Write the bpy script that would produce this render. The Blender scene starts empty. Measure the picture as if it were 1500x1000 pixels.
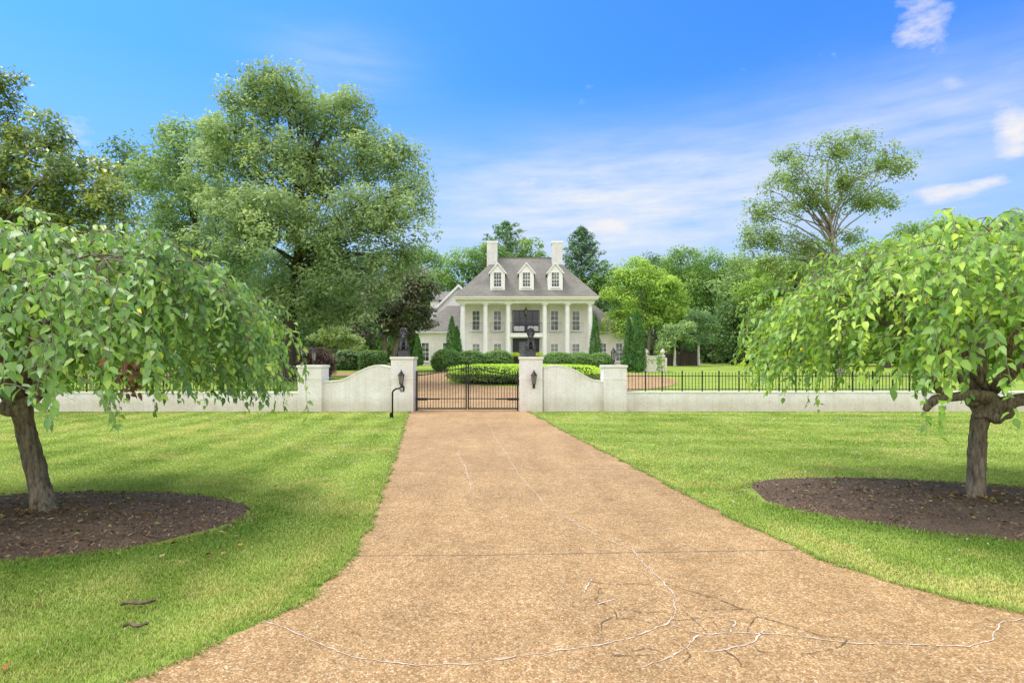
import bpy, bmesh, math, random
import numpy as np
from mathutils import Vector, Matrix
random.seed(7); RNG = np.random.default_rng(11)
C = bpy.context.scene.collection
PI = math.pi
CAM_H = 1.86; F = 838.0

# ------------------------------------------------------------------ helpers
def zt(y):                      # the terrain: level to the wall, then a gentle rise to the house
    return 0.0 if y < 21 else min((y-21)*0.027, 39*0.027)
def at(px, py, Y):
    return Vector(((px-750)/F*Y, Y, CAM_H-(py-525)/F*Y))
def gnd(px, py):                # point on the level front ground
    Y = CAM_H*F/(py-525); return ((px-750)/F*Y, Y)

def vnoise(x, y, seed=0):
    x = np.asarray(x, float); y = np.asarray(y, float)
    xi = np.floor(x).astype(np.int64); yi = np.floor(y).astype(np.int64)
    fx = x-xi; fy = y-yi
    fx = fx*fx*(3-2*fx); fy = fy*fy*(3-2*fy)
    def h(a, b):
        n = (a*374761393 + b*668265263 + seed*1442695041) & 0x7fffffff
        n = ((n ^ (n >> 13))*1274126177) & 0x7fffffff
        return ((n ^ (n >> 16)) & 0xffff)/65535.0
    return (h(xi, yi)*(1-fx)+h(xi+1, yi)*fx)*(1-fy)+(h(xi, yi+1)*(1-fx)+h(xi+1, yi+1)*fx)*fy

def tag(o, label=None, cat=None, group=None, kind=None):
    if label: o['label'] = label
    if cat: o['category'] = cat
    if group: o['group'] = group
    if kind: o['kind'] = kind
    return o
ORIG = {}
def thing(name, label, cat, loc=(0, 0, 0), group=None):
    o = bpy.data.objects.new(name, None); C.objects.link(o)
    o.location = loc; o.empty_display_size = 0.2
    ORIG[o] = Vector(loc)
    return tag(o, label, cat, group)
def copy_tree(o, parent=None):
    c = o.copy(); C.objects.link(c)
    if parent is not None: c.parent = parent
    if o in ORIG: ORIG[c] = ORIG[o].copy()
    for ch in o.children: copy_tree(ch, c)
    return c
def put(c, loc):
    c.location = loc; ORIG[c] = Vector(loc); return c

def link(name, me, mat, parent=None):
    o = bpy.data.objects.new(name, me); C.objects.link(o)
    if mat: me.materials.append(mat)
    if parent is not None:
        o.parent = parent
        ORIG[o] = ORIG.get(parent, Vector((0, 0, 0)))
    return o

class MB:
    """collects shapes in world coordinates (or local ones, when the parent stands at 0)"""
    def __init__(s): s.v = []; s.f = []; s.sm = []
    def add(s, vs, fs, smooth=False):
        k = len(s.v); s.v += [tuple(v) for v in vs]
        for f in fs: s.f.append([i+k for i in f]); s.sm.append(smooth)
        return s
    def box(s, x0, x1, y0, y1, z0, z1, bev=0.0):
        if bev <= 0:
            vs = [(x0,y0,z0),(x1,y0,z0),(x1,y1,z0),(x0,y1,z0),(x0,y0,z1),(x1,y0,z1),(x1,y1,z1),(x0,y1,z1)]
            return s.add(vs, [(3,2,1,0),(4,5,6,7),(0,1,5,4),(1,2,6,5),(2,3,7,6),(3,0,4,7)])
        bm = bmesh.new(); bmesh.ops.create_cube(bm, size=1)
        for v in bm.verts: v.co = ((x0+x1)/2+v.co.x*(x1-x0), (y0+y1)/2+v.co.y*(y1-y0), (z0+z1)/2+v.co.z*(z1-z0))
        bmesh.ops.bevel(bm, geom=list(bm.edges), offset=bev, segments=2, affect='EDGES')
        return s.bm(bm)
    def bm(s, bm, smooth=False):
        bm.verts.index_update()
        s.add([v.co[:] for v in bm.verts], [[v.index for v in f.verts] for f in bm.faces], smooth); bm.free(); return s
    def bar(s, a, b, r, n=6):
        return s.tube([a, b], [r, r], n)
    def tube(s, pts, rad, n=8, smooth=True, bark=0.0, seed=0, ridges=7):
        pts = [Vector(p) for p in pts]; m = len(pts)
        t0 = (pts[1]-pts[0]).normalized()
        up = Vector((0, 0, 1)) if abs(t0.z) < .9 else Vector((1, 0, 0))
        u = t0.cross(up).normalized(); vs = []
        for i, p in enumerate(pts):
            t = (pts[min(i+1, m-1)]-pts[max(i-1, 0)]).normalized()
            u = (u-t*u.dot(t)).normalized(); w = t.cross(u)
            for j in range(n):
                a = 2*PI*j/n; r = rad[i]
                if bark:
                    ph = seed+i*0.16
                    r *= 1+bark*(math.sin(ridges*a+ph*1.3+math.sin(i*.35+seed)*1.2)*.5+math.sin((ridges*2+1)*a-ph*2.1+seed)*.35
                                 + .9*math.sin(2*a+seed+i*.12)) + bark*.5*random.uniform(-1, 1)
                vs.append(p+(u*math.cos(a)+w*math.sin(a))*r)
        fs = [[i*n+j, i*n+(j+1) % n, (i+1)*n+(j+1) % n, (i+1)*n+j] for i in range(m-1) for j in range(n)]
        fs.append(list(range(n))[::-1]); fs.append([(m-1)*n+j for j in range(n)])
        return s.add(vs, fs, smooth)
    def lathe(s, prof, c, n=16, smooth=True):
        vs = []; k = len(prof)
        for r, z in prof:
            for j in range(n):
                a = 2*PI*j/n+PI/n; vs.append((c[0]+r*math.cos(a), c[1]+r*math.sin(a), c[2]+z))
        fs = [[i*n+j, i*n+(j+1) % n, (i+1)*n+(j+1) % n, (i+1)*n+j] for i in range(k-1) for j in range(n)]
        fs.append(list(range(n))[::-1]); fs.append([(k-1)*n+j for j in range(n)])
        return s.add(vs, fs, smooth)
    def prism(s, poly, y0, y1):          # poly in (x,z), counter-clockwise seen from -y
        n = len(poly)
        vs = [(x, y0, z) for x, z in poly]+[(x, y1, z) for x, z in poly]
        fs = [list(range(n)), [n+i for i in range(n)][::-1]]
        fs += [[i, n+i, n+(i+1) % n, (i+1) % n] for i in range(n)]
        return s.add(vs, fs)
    def blob(s, c, r, amp=.15, sub=2, seed=0):
        bm = bmesh.new(); bmesh.ops.create_icosphere(bm, subdivisions=sub, radius=1)
        rs = random.Random(seed); k = [Vector((rs.uniform(-3, 3), rs.uniform(-3, 3), rs.uniform(-3, 3))) for _ in range(4)]
        for v in bm.verts:
            d = 1+amp*sum(math.sin(v.co.dot(q)*1.6+i) for i, q in enumerate(k))/2
            v.co = Vector((c[0]+v.co.x*r[0]*d, c[1]+v.co.y*r[1]*d, c[2]+v.co.z*r[2]*d))
        return s.bm(bm, True)
    def build(s, name, mat, parent=None, fix=True):
        me = bpy.data.meshes.new(name)
        o = ORIG.get(parent, Vector((0, 0, 0))) if parent is not None else Vector((0, 0, 0))
        me.from_pydata([(v[0]-o.x, v[1]-o.y, v[2]-o.z) for v in s.v], [], s.f)
        me.polygons.foreach_set('use_smooth', s.sm); me.update()
        if fix:
            bm = bmesh.new(); bm.from_mesh(me); bmesh.ops.recalc_face_normals(bm, faces=bm.faces); bm.to_mesh(me); bm.free()
        return link(name, me, mat, parent)

def np_mesh(name, V, Fc, mat, parent=None, col=None, k=4, smooth=False):
    """fast mesh: V (n,3), Fc (m,k) indices; col (n,3) -> point attribute 'tint'"""
    V = np.asarray(V, np.float32)
    if parent is not None: V = V-np.array(ORIG.get(parent, Vector((0, 0, 0)))[:], np.float32)
    me = bpy.data.meshes.new(name)
    me.vertices.add(len(V)); me.vertices.foreach_set('co', V.ravel())
    Fc = np.asarray(Fc, np.int32); m = len(Fc)
    me.loops.add(m*k); me.loops.foreach_set('vertex_index', Fc.ravel())
    me.polygons.add(m); me.polygons.foreach_set('loop_start', np.arange(0, m*k, k, dtype=np.int32))
    if smooth: me.polygons.foreach_set('use_smooth', np.ones(m, bool))
    me.update(calc_edges=True)
    if col is not None:
        a = me.color_attributes.new('tint', 'FLOAT_COLOR', 'POINT')
        a.data.foreach_set('color', np.concatenate([col, np.ones((len(col), 1))], 1).astype(np.float32).ravel())
    return link(name, me, mat, parent)

def norm(a): return a/np.maximum(np.linalg.norm(a, axis=1, keepdims=True), 1e-6)

# ------------------------------------------------------------------ materials
def new_mat(name):
    m = bpy.data.materials.new(name); m.use_nodes = True
    nt = m.node_tree; b = nt.nodes['Principled BSDF']
    return m, nt, b
def N(nt, typ, **kw):
    n = nt.nodes.new(typ)
    for k, v in kw.items():
        if k in n.inputs: n.inputs[k].default_value = v
        else: setattr(n, k, v)
    return n
def ramp(nt, fac, stops):
    r = nt.nodes.new('ShaderNodeValToRGB'); e = r.color_ramp.elements
    while len(e) < len(stops): e.new(.5)
    for q, (p, c) in zip(e, stops): q.position = p; q.color = (*c, 1) if len(c) == 3 else c
    nt.links.new(fac, r.inputs[0]); return r.outputs[0]
def mixc(nt, fac, a, b, mode='MIX'):
    m = nt.nodes.new('ShaderNodeMix'); m.data_type = 'RGBA'; m.blend_type = mode
    for s, v in ((m.inputs[0], fac), (m.inputs[6], a), (m.inputs[7], b)):
        if hasattr(v, 'node'): nt.links.new(v, s)
        else: s.default_value = v if not isinstance(v, tuple) else (*v, 1)
    return m.outputs[2]
def math_n(nt, op, a, b=None, c=None):
    n = nt.nodes.new('ShaderNodeMath'); n.operation = op
    for i, v in enumerate((a, b, c)):
        if v is None: continue
        if hasattr(v, 'node'): nt.links.new(v, n.inputs[i])
        else: n.inputs[i].default_value = v
    return n.outputs[0]
def bump(nt, b, h, strength=.3, dist=.02):
    n = N(nt, 'ShaderNodeBump', Strength=strength, Distance=dist); nt.links.new(h, n.inputs['Height'])
    nt.links.new(n.outputs[0], b.inputs['Normal'])
def geo_pos(nt): return nt.nodes.new('ShaderNodeNewGeometry').outputs['Position']
def noise(nt, vec, scale, detail=4, rough=.55):
    n = N(nt, 'ShaderNodeTexNoise', Scale=scale, Detail=detail, Roughness=rough); nt.links.new(vec, n.inputs['Vector']); return n.outputs[0]

def simple(name, col, rough=.5, metal=0, var=.12, scale=6, spec=.4, bumpy=0):
    m, nt, b = new_mat(name); p = geo_pos(nt)
    n = noise(nt, p, scale)
    c = ramp(nt, n, [(.25, tuple(x*(1-var) for x in col)), (.75, tuple(min(1, x*(1+var)) for x in col))])
    nt.links.new(c, b.inputs['Base Color']); b.inputs['Roughness'].default_value = rough
    b.inputs['Metallic'].default_value = metal; b.inputs['Specular IOR Level'].default_value = spec
    if bumpy: bump(nt, b, noise(nt, p, scale*6), bumpy, .02)
    return m

def leaf_mat(name, trans=.42, rough=.55, spec=.25, gain=2.25, upn=.4):
    m, nt, b = new_mat(name)
    a = N(nt, 'ShaderNodeAttribute', attribute_name='tint')
    g = mixc(nt, 1.0, a.outputs['Color'], (gain, gain, gain), 'MULTIPLY')
    nt.links.new(g, b.inputs['Base Color'])
    b.inputs['Roughness'].default_value = rough; b.inputs['Specular IOR Level'].default_value = spec
    tr = nt.nodes.new('ShaderNodeBsdfTranslucent')
    if upn:        # short mown blades: soften the blade normals towards the turf's own
        ge = nt.nodes.new('ShaderNodeNewGeometry'); vm = N(nt, 'ShaderNodeVectorMath', operation='SCALE'); nt.links.new(ge.outputs['Normal'], vm.inputs[0]); vm.inputs['Scale'].default_value = 1-upn
        va = N(nt, 'ShaderNodeVectorMath', operation='ADD'); nt.links.new(vm.outputs[0], va.inputs[0]); va.inputs[1].default_value = (0, 0, upn)
        vn = N(nt, 'ShaderNodeVectorMath', operation='NORMALIZE'); nt.links.new(va.outputs[0], vn.inputs[0]); nt.links.new(vn.outputs[0], b.inputs['Normal'])
    tc = mixc(nt, 1.0, g, (1.25, 1.2, .6), 'MULTIPLY')
    nt.links.new(tc, tr.inputs[0])
    mx = N(nt, 'ShaderNodeMixShader'); mx.inputs[0].default_value = trans
    nt.links.new(b.outputs[0], mx.inputs[1]); nt.links.new(tr.outputs[0], mx.inputs[2])
    nt.links.new(mx.outputs[0], nt.nodes['Material Output'].inputs[0])
    return m

def brick_mat(name, c1, c2, mortar, scale_w=.22, scale_h=.075, ms=.008, bs=.5, dirt=True, off=.5):
    m, nt, b = new_mat(name); p = geo_pos(nt)
    sx = nt.nodes.new('ShaderNodeSeparateXYZ'); nt.links.new(p, sx.inputs[0])
    u = math_n(nt, 'ADD', sx.outputs[0], sx.outputs[1])
    cx = nt.nodes.new('ShaderNodeCombineXYZ'); nt.links.new(u, cx.inputs[0]); nt.links.new(sx.outputs[2], cx.inputs[1])
    br = N(nt, 'ShaderNodeTexBrick', Scale=1.0); br.offset = off
    br.inputs['Brick Width'].default_value = scale_w; br.inputs['Row Height'].default_value = scale_h
    br.inputs['Mortar Size'].default_value = ms; br.inputs['Mortar Smooth'].default_value = .3
    br.inputs['Color1'].default_value = (*c1, 1); br.inputs['Color2'].default_value = (*c2, 1); br.inputs['Mortar'].default_value = (*mortar, 1)
    nt.links.new(cx.outputs[0], br.inputs['Vector'])
    col = br.outputs[0]
    if dirt:
        n = noise(nt, p, 1.3, 6, .65)
        d = ramp(nt, n, [(.3, (.84, .81, .76)), (.65, (1.0, 1.0, 1.0))])
        col = mixc(nt, 1.0, col, d, 'MULTIPLY')
        n2 = noise(nt, p, 14, 3)
        d2 = ramp(nt, n2, [(.3, (.92, .91, .9)), (.6, (1, 1, 1))])
        col = mixc(nt, 1.0, col, d2, 'MULTIPLY')
        mp = N(nt, 'ShaderNodeMapping'); mp.inputs['Scale'].default_value = (5, 5, .35); nt.links.new(p, mp.inputs[0])
        col = mixc(nt, 1.0, col, ramp(nt, noise(nt, mp.outputs[0], 1.6, 5, .65), [(.34, (.93, .92, .895)), (.52, (1, 1, 1))]), 'MULTIPLY')
        spl = math_n(nt, 'ADD', sx.outputs[2], math_n(nt, 'MULTIPLY', noise(nt, p, 2.2, 6, .75), -.5))      # splashed earth at the foot
        col = mixc(nt, 1.0, col, ramp(nt, spl, [(0.0, (.86, .82, .75)), (.3, (1, 1, 1))]), 'MULTIPLY')
    nt.links.new(col, b.inputs['Base Color']); b.inputs['Roughness'].default_value = .75; b.inputs['Specular IOR Level'].default_value = .2
    bump(nt, b, math_n(nt, 'SUBTRACT', math_n(nt, 'MULTIPLY', noise(nt, p, 30), .3), br.outputs['Fac']), bs, .012)
    return m

M = {}
M['leaf'] = leaf_mat('leaf')
M['glossy_leaf'] = leaf_mat('glossy_leaf', .25, .35, .5, 1.9)
M['grass'] = leaf_mat('grass_blade', .3, .6, .1, 1.8, .65)
M['needle'] = leaf_mat('needle', .15, .6, .2)
M['mulberry_leaf'] = leaf_mat('mulberry_leaf', .42, .42, .5, 2.6, .3)
M['litter'] = leaf_mat('litter', .1, .7, .2, 1.0)
M['bark'] = None
def bark_mat(name, a, b_, sc=9):
    m, nt, b = new_mat(name); p = geo_pos(nt)
    mp = N(nt, 'ShaderNodeMapping'); mp.inputs['Scale'].default_value = (1, 1, .22); nt.links.new(p, mp.inputs[0])
    n = noise(nt, mp.outputs[0], sc*2.2, 8, .7)
    big = noise(nt, p, 3, 3)
    c = ramp(nt, n, [(.32, a), (.5, tuple((x+y)/2 for x, y in zip(a, b_))), (.68, b_)])
    c = mixc(nt, 1.0, c, ramp(nt, big, [(.3, (.75, .75, .72)), (.7, (1.1, 1.08, 1.05))]), 'MULTIPLY')
    nt.links.new(c, b.inputs['Base Color']); b.inputs['Roughness'].default_value = .9; b.inputs['Specular IOR Level'].default_value = .1
    bump(nt, b, n, .9, .03); return m
M['bark'] = bark_mat('bark', (.06, .048, .038), (.40, .33, .26), 12)
M['bark_dark'] = bark_mat('bark_dark', (.03, .026, .02), (.13, .11, .085))
M['bark_pale'] = bark_mat('bark_pale', (.14, .12, .095), (.4, .35, .29))
M['bark_white'] = bark_mat('bark_white', (.42, .4, .36), (.68, .66, .62))
M['white_brick'] = brick_mat('white_painted_brick', (.88, .855, .85), (.85, .825, .82), (.78, .755, .745))
M['house_brick'] = brick_mat('house_painted_brick', (.87, .83, .815), (.84, .80, .785), (.79, .75, .735), bs=.2)
M['white_trim'] = simple('white_trim', (.87, .84, .84), .5, var=.05, scale=2)
M['coping'] = simple('coping', (.74, .71, .65), .7, var=.1, scale=5, bumpy=.2)
M['iron'] = simple('black_iron', (.018, .018, .02), .45, .2, var=.3, scale=8)
M['bronze'] = simple('dark_bronze', (.075, .07, .08), .36, .6, var=.5, scale=25, bumpy=.3)
M['stone'] = simple('cream_stone', (.62, .58, .49), .85, var=.18, scale=5, bumpy=.4)
M['dark_wood'] = simple('dark_wood', (.06, .045, .035), .8, var=.3, scale=9, bumpy=.3)
M['black_paint'] = simple('black_paint', (.012, .012, .015), .3, var=.2)
M['pot'] = simple('black_pot', (.02, .02, .022), .4, var=.3)
M['cushion'] = simple('white_cushion', (.75, .74, .72), .9, var=.05)
M['lamp_glass'] = simple('lamp_glass', (.22, .2, .17), .1, var=.1, spec=.6)
M['soil'] = simple('soil', (.045, .033, .026), .95, var=.4, scale=14, bumpy=.5)
M['brown_bark'] = simple('brown_bark', (.21, .15, .10), .9, var=.5, scale=30, bumpy=.4)
M['brown_mulch'] = simple('brown_mulch', (.17, .075, .045), .95, var=.3, scale=10, bumpy=.4)

def glass_mat():
    m, nt, b = new_mat('window_glass'); p = geo_pos(nt)
    n = noise(nt, p, 1.6, 3)
    nt.links.new(ramp(nt, n, [(.32, (.012, .016, .018)), (.5, (.05, .06, .055)), (.68, (.19, .22, .18))]), b.inputs['Base Color'])  # pale green patches painted into the glass colour as reflections
    b.inputs['Roughness'].default_value = .06; b.inputs['Specular IOR Level'].default_value = .7
    return m
M['glass'] = glass_mat()
M['dark_glass'] = simple('dark_glass', (.014, .017, .022), .08, var=.5, scale=1.2, spec=.55)
M['curtain'] = simple('pale_curtained_glass', (.2, .22, .18), .12, var=.3, scale=2, spec=.6)

def roof_mat():
    m, nt, b = new_mat('roof_shingles'); p = geo_pos(nt)
    sx = nt.nodes.new('ShaderNodeSeparateXYZ'); nt.links.new(p, sx.inputs[0])
    cx = nt.nodes.new('ShaderNodeCombineXYZ'); nt.links.new(math_n(nt, 'ADD', sx.outputs[0], math_n(nt, 'MULTIPLY', sx.outputs[1], .37)), cx.inputs[0]); nt.links.new(sx.outputs[2], cx.inputs[1])
    br = N(nt, 'ShaderNodeTexBrick', Scale=1.0); br.inputs['Brick Width'].default_value = .3; br.inputs['Row Height'].default_value = .13
    br.inputs['Mortar Size'].default_value = .012
    br.inputs['Color1'].default_value = (.24, .23, .212, 1); br.inputs['Color2'].default_value = (.19, .182, .168, 1); br.inputs['Mortar'].default_value = (.145, .138, .125, 1)
    nt.links.new(cx.outputs[0], br.inputs['Vector'])
    st = noise(nt, p, .7, 6, .7)
    c = mixc(nt, 1.0, br.outputs[0], ramp(nt, st, [(.3, (.8, .8, .78)), (.7, (1.12, 1.1, 1.05))]), 'MULTIPLY')
    nt.links.new(c, b.inputs['Base Color']); b.inputs['Roughness'].default_value = .9
    bump(nt, b, br.outputs['Fac'], .4, .02); return m
M['roof'] = roof_mat()

def drive_mat():
    m, nt, b = new_mat('exposed_aggregate'); p = geo_pos(nt)
    v = N(nt, 'ShaderNodeTexVoronoi', Scale=92.0); nt.links.new(p, v.inputs['Vector'])
    s = nt.nodes.new('ShaderNodeSeparateColor'); nt.links.new(v.outputs['Color'], s.inputs[0])
    peb = ramp(nt, s.outputs[0], [(.0, (.27, .158, .066)), (.2, (.355, .22, .096)), (.5, (.425, .275, .127)), (.75, (.49, .34, .166)), (.92, (.565, .425, .24)), (1, (.65, .55, .385))])
    v2 = N(nt, 'ShaderNodeTexVoronoi', Scale=24.0); nt.links.new(p, v2.inputs['Vector'])
    s2 = nt.nodes.new('ShaderNodeSeparateColor'); nt.links.new(v2.outputs['Color'], s2.inputs[0])
    peb = mixc(nt, 1.0, peb, ramp(nt, s2.outputs[0], [(0, (.86, .85, .84)), (1, (1.12, 1.1, 1.1))]), 'MULTIPLY')
    g = ramp(nt, v.outputs['Distance'], [(.4, (1, 1, 1)), (.8, (.85, .8, .75))])
    c = mixc(nt, 1.0, peb, g, 'MULTIPLY')
    st = noise(nt, p, .55, 6, .65)
    c = mixc(nt, 1.0, c, ramp(nt, st, [(.3, (.86, .84, .82)), (.68, (1.1, 1.08, 1.07))]), 'MULTIPLY')
    st2 = noise(nt, p, 3.1, 5, .7)
    c = mixc(nt, 1.0, c, ramp(nt, st2, [(.3, (.88, .87, .86)), (.6, (1.04, 1.04, 1.04))]), 'MULTIPLY')
    mp = N(nt, 'ShaderNodeMapping'); mp.inputs['Scale'].default_value = (1.3, .22, 1); nt.links.new(p, mp.inputs[0])
    c = mixc(nt, 1.0, c, ramp(nt, noise(nt, mp.outputs[0], 1.4, 5, .6), [(.36, (.90, .885, .87)), (.58, (1.03, 1.03, 1.03))]), 'MULTIPLY')
    spot = noise(nt, p, 1.9, 2, .4)
    c = mixc(nt, 1.0, c, ramp(nt, spot, [(.69, (1, 1, 1)), (.76, (.84, .82, .8))]), 'MULTIPLY')
    nt.links.new(c, b.inputs['Base Color']); b.inputs['Roughness'].default_value = .8; b.inputs['Specular IOR Level'].default_value = .25
    bump(nt, b, math_n(nt, 'MULTIPLY', v.outputs['Distance'], -1), .5, .01); return m
M['drive'] = drive_mat()

def lawn_mat():
    m, nt, b = new_mat('lawn_ground'); p = geo_pos(nt)
    n1 = noise(nt, p, 22, 6, .75); n2 = noise(nt, p, .8, 5, .6); n3 = noise(nt, p, .22, 3)
    c = ramp(nt, n1, [(.3, (.13, .21, .035)), (.5, (.24, .33, .07)), (.7, (.36, .42, .13))])
    c = mixc(nt, 1.0, c, ramp(nt, n2, [(.3, (.8, .85, .8)), (.7, (1.15, 1.08, 1.05))]), 'MULTIPLY')
    c = mixc(nt, 1.0, c, (1.12, 1.12, 1.0), 'MULTIPLY')
    c = mixc(nt, 1.0, c, ramp(nt, n3, [(.3, (.85, .92, .9)), (.7, (1.12, 1.05, 1.0))]), 'MULTIPLY')
    nt.links.new(c, b.inputs['Base Color']); b.inputs['Roughness'].default_value = .95; b.inputs['Specular IOR Level'].default_value = .05
    bump(nt, b, n1, .6, .04); return m
M['lawn'] = lawn_mat()
def mulch_mat():
    m, nt, b = new_mat('mulch'); p = geo_pos(nt)
    n1 = noise(nt, p, 45, 6, .75); n2 = noise(nt, p, 2.5, 4)
    c = ramp(nt, n1, [(.3, (.05, .034, .023)), (.52, (.185, .122, .08)), (.72, (.37, .265, .18))])
    c = mixc(nt, 1.0, c, ramp(nt, n2, [(.3, (.75, .72, .7)), (.7, (1.15, 1.1, 1.05))]), 'MULTIPLY')
    nt.links.new(c, b.inputs['Base Color']); b.inputs['Roughness'].default_value = .95
    bump(nt, b, n1, .9, .05); return m
M['mulch'] = mulch_mat()
def flat_mat(name, col): return simple(name, col, .9, var=.3, scale=18)
M['sealant'] = flat_mat('crack_sealant', (.565, .465, .365))
M['crack'] = flat_mat('open_crack', (.10, .07, .05))
M['joint'] = flat_mat('joint_filler', (.27, .2, .145))

# ------------------------------------------------------------------ ground
def sheet(name, poly, dz, mat, parent=None, kind='structure'):
    """flat polygon in xy draped on the terrain"""
    bm = bmesh.new(); bm.faces.new([bm.verts.new((x, y, 0)) for x, y in poly])
    for yy in (21, 60):
        bmesh.ops.bisect_plane(bm, geom=list(bm.verts)+list(bm.edges)+list(bm.faces), plane_co=(0, yy, 0), plane_no=(0, 1, 0))
    bmesh.ops.triangulate(bm, faces=bm.faces)
    for v in bm.verts: v.co.z = zt(v.co.y)+dz
    bmesh.ops.recalc_face_normals(bm, faces=bm.faces)
    for f in bm.faces:
        if f.normal.z < 0: f.normal_flip()
    me = bpy.data.meshes.new(name); bm.to_mesh(me); bm.free()
    o = link(name, me, mat, parent)
    if kind and parent is None: o['kind'] = kind
    return o
sheet('lawn', [(-700, -300), (700, -300), (700, 900), (-700, 900)], 0, M['lawn'])

LEFT = [gnd(*p) for p in ((598, 603), (591, 624), (583, 650), (574, 675), (565, 700), (553, 735), (540, 770), (526, 796), (508, 820), (482, 850), (440, 885), (385, 912), (300, 950), (190, 1000))]
RIGHT = [gnd(*p) for p in ((775, 603), (815, 625), (862, 650), (910, 674), (960, 700), (1018, 731), (1075, 760), (1125, 784), (1178, 807), (1235, 830), (1310, 856), (1400, 878), (1500, 897))]
LEFT += [(-3.6, 2.6), (-6, 1.6), (-9, .8), (-9, -4)]
RIGHT += [(5.6, 3.4), (8, 2.6), (11, 1.8), (11, -4)]
DRIVE = [(-3.44, 21.6), (-3.44, 20.3)]+LEFT+RIGHT[::-1]+[(.26, 20.3), (.26, 21.6)]
drive = sheet('driveway', DRIVE, .008, M['drive'])
# inner drive: apron, ring round the hedge island, and a branch to the left
CX, CY = .85, 39.0
def ell(a, b, n=72, c=(CX, CY)): return [(c[0]+a*math.cos(2*PI*i/n), c[1]+b*math.sin(2*PI*i/n)) for i in range(n)]
def ring(name, ri, ro, dz, mat):
    n = 96; bm = bmesh.new(); a = [bm.verts.new((*p, 0)) for p in ell(*ri, n)]; b = [bm.verts.new((*p, 0)) for p in ell(*ro, n)]
    for i in range(n): bm.faces.new((a[i], a[(i+1) % n], b[(i+1) % n], b[i]))
    for v in bm.verts: v.co.z = zt(v.co.y)+dz
    bmesh.ops.recalc_face_normals(bm, faces=bm.faces)
    for f in bm.faces:
        if f.normal.z < 0: f.normal_flip()
    me = bpy.data.meshes.new(name); bm.to_mesh(me); bm.free(); return link(name, me, mat)
tag(ring('circular_drive', (5.3, 7.3), (9.9, 11.6), .016, M['drive']), kind='structure')
tag(sheet('drive_apron', [(-3.4, 21.4), (.2, 21.4), (2.2, 25), (4, 29.5), (-6, 29.5), (-5.4, 25)], .012, M['drive']), kind='structure')
tag(sheet('side_drive', [(-7.5, 41), (-11, 42.2), (-16, 42.0), (-30, 40), (-30, 46), (-17, 47), (-12, 47.5), (-7, 46)], .012, M['drive']), kind='structure')

# joints and cracks in the paving
def strip(lines, name, mat, w0, w1, jit, dz, gap=.0, seed=1):
    rs = random.Random(seed); V = []; Fs = []
    for ln in lines:
        pts = [Vector((*gnd(*p), 0)) for p in ln]
        out = []
        for a, b in zip(pts, pts[1:]):
            k = max(1, int((b-a).length/.028))
            for i in range(k): out.append(a.lerp(b, i/k))
        out.append(pts[-1]); prev = None; walk = 0; ph = rs.uniform(0, 9)
        for i, p in enumerate(out):
            q = out[min(i+1, len(out)-1)]-out[max(i-1, 0)]
            nrm = Vector((-q.y, q.x, 0)).normalized()
            walk = walk*.86+rs.uniform(-1, 1)*.75; o = jit*(walk+.5*math.sin(i*.11+ph))
            w = rs.uniform(w0, w1)*(.6+.5*math.sin(i*.3+ph*3)**2)
            p = p+nrm*o
            V += [tuple(p+nrm*w/2+Vector((0, 0, dz))), tuple(p-nrm*w/2+Vector((0, 0, dz)))]
            k = len(V)-2
            if prev is not None and rs.random() > gap: Fs.append((prev, prev+1, k+1, k))
            prev = k
    return np_mesh(name, np.array(V), np.array(Fs), mat, drive)
strip([[(716, 622), (728, 645), (745, 670), (760, 697), (800, 740), (850, 773), (900, 795), (928, 808), (960, 845), (990, 875), (991, 895), (975, 915), (920, 938), (860, 950), (770, 962), (690, 975), (610, 977), (540, 966), (470, 945), (420, 925), (385, 911)],
       [(985, 918), (1030, 930), (1090, 928), (1160, 932), (1240, 941), (1330, 946), (1420, 950), (1455, 940), (1468, 915), (1500, 908)],
       [(1025, 932), (1005, 950), (980, 967), (940, 978)], [(1040, 905), (1075, 912), (1072, 928)],
       [(1120, 925), (1100, 943), (1060, 953), (1030, 955)]], 'sealed_crack', M['sealant'], .0035, .016, .011, .0125, .05, 3)
strip([[(862, 853), (900, 858), (955, 857)], [(968, 855), (1010, 868), (1050, 878), (1085, 893), (1110, 905), (1150, 915), (1200, 933), (1240, 938)],
       [(895, 893), (940, 897), (985, 898)], [(882, 925), (880, 915), (898, 905)], [(905, 908), (935, 908), (955, 914)],
       [(1005, 900), (1018, 915), (1028, 928)], [(1106, 946), (1112, 956), (1130, 958)], [(895, 963), (930, 963), (952, 961)],
       [(1245, 940), (1225, 955), (1175, 962)], [(1000, 890), (1030, 896), (1060, 893), (1085, 893)], [(960, 905), (990, 910), (1015, 908), (1040, 905)], [(985, 935), (1000, 948), (1010, 962), (1002, 975)], [(905, 945), (925, 955), (950, 952), (968, 958)], [(1040, 905), (1050, 920), (1075, 924)], [(880, 862), (870, 880), (896, 893), (905, 908)], [(1060, 953), (1075, 965), (1083, 978)], [(1110, 905), (1098, 915), (1090, 928)], [(1083, 978), (1095, 979)]], 'open_crack', M['crack'], .003, .0085, .012, .0135, .10, 5)
strip([[(506, 815), (700, 814), (930, 810)], [(930, 810), (1050, 808), (1176, 806)], [(569, 690), (700, 690), (940, 687)], [(590, 628), (700, 628), (820, 627)]],
      'control_joint', M['joint'], .007, .015, .002, .0115, .02, 8)
strip([[(672, 665), (684, 690), (690, 720)], [(866, 848), (858, 870)], [(900, 880), (870, 890)]], 'sealed_crack', M['sealant'], .008, .02, .01, .0130, .3, 12)

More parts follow.
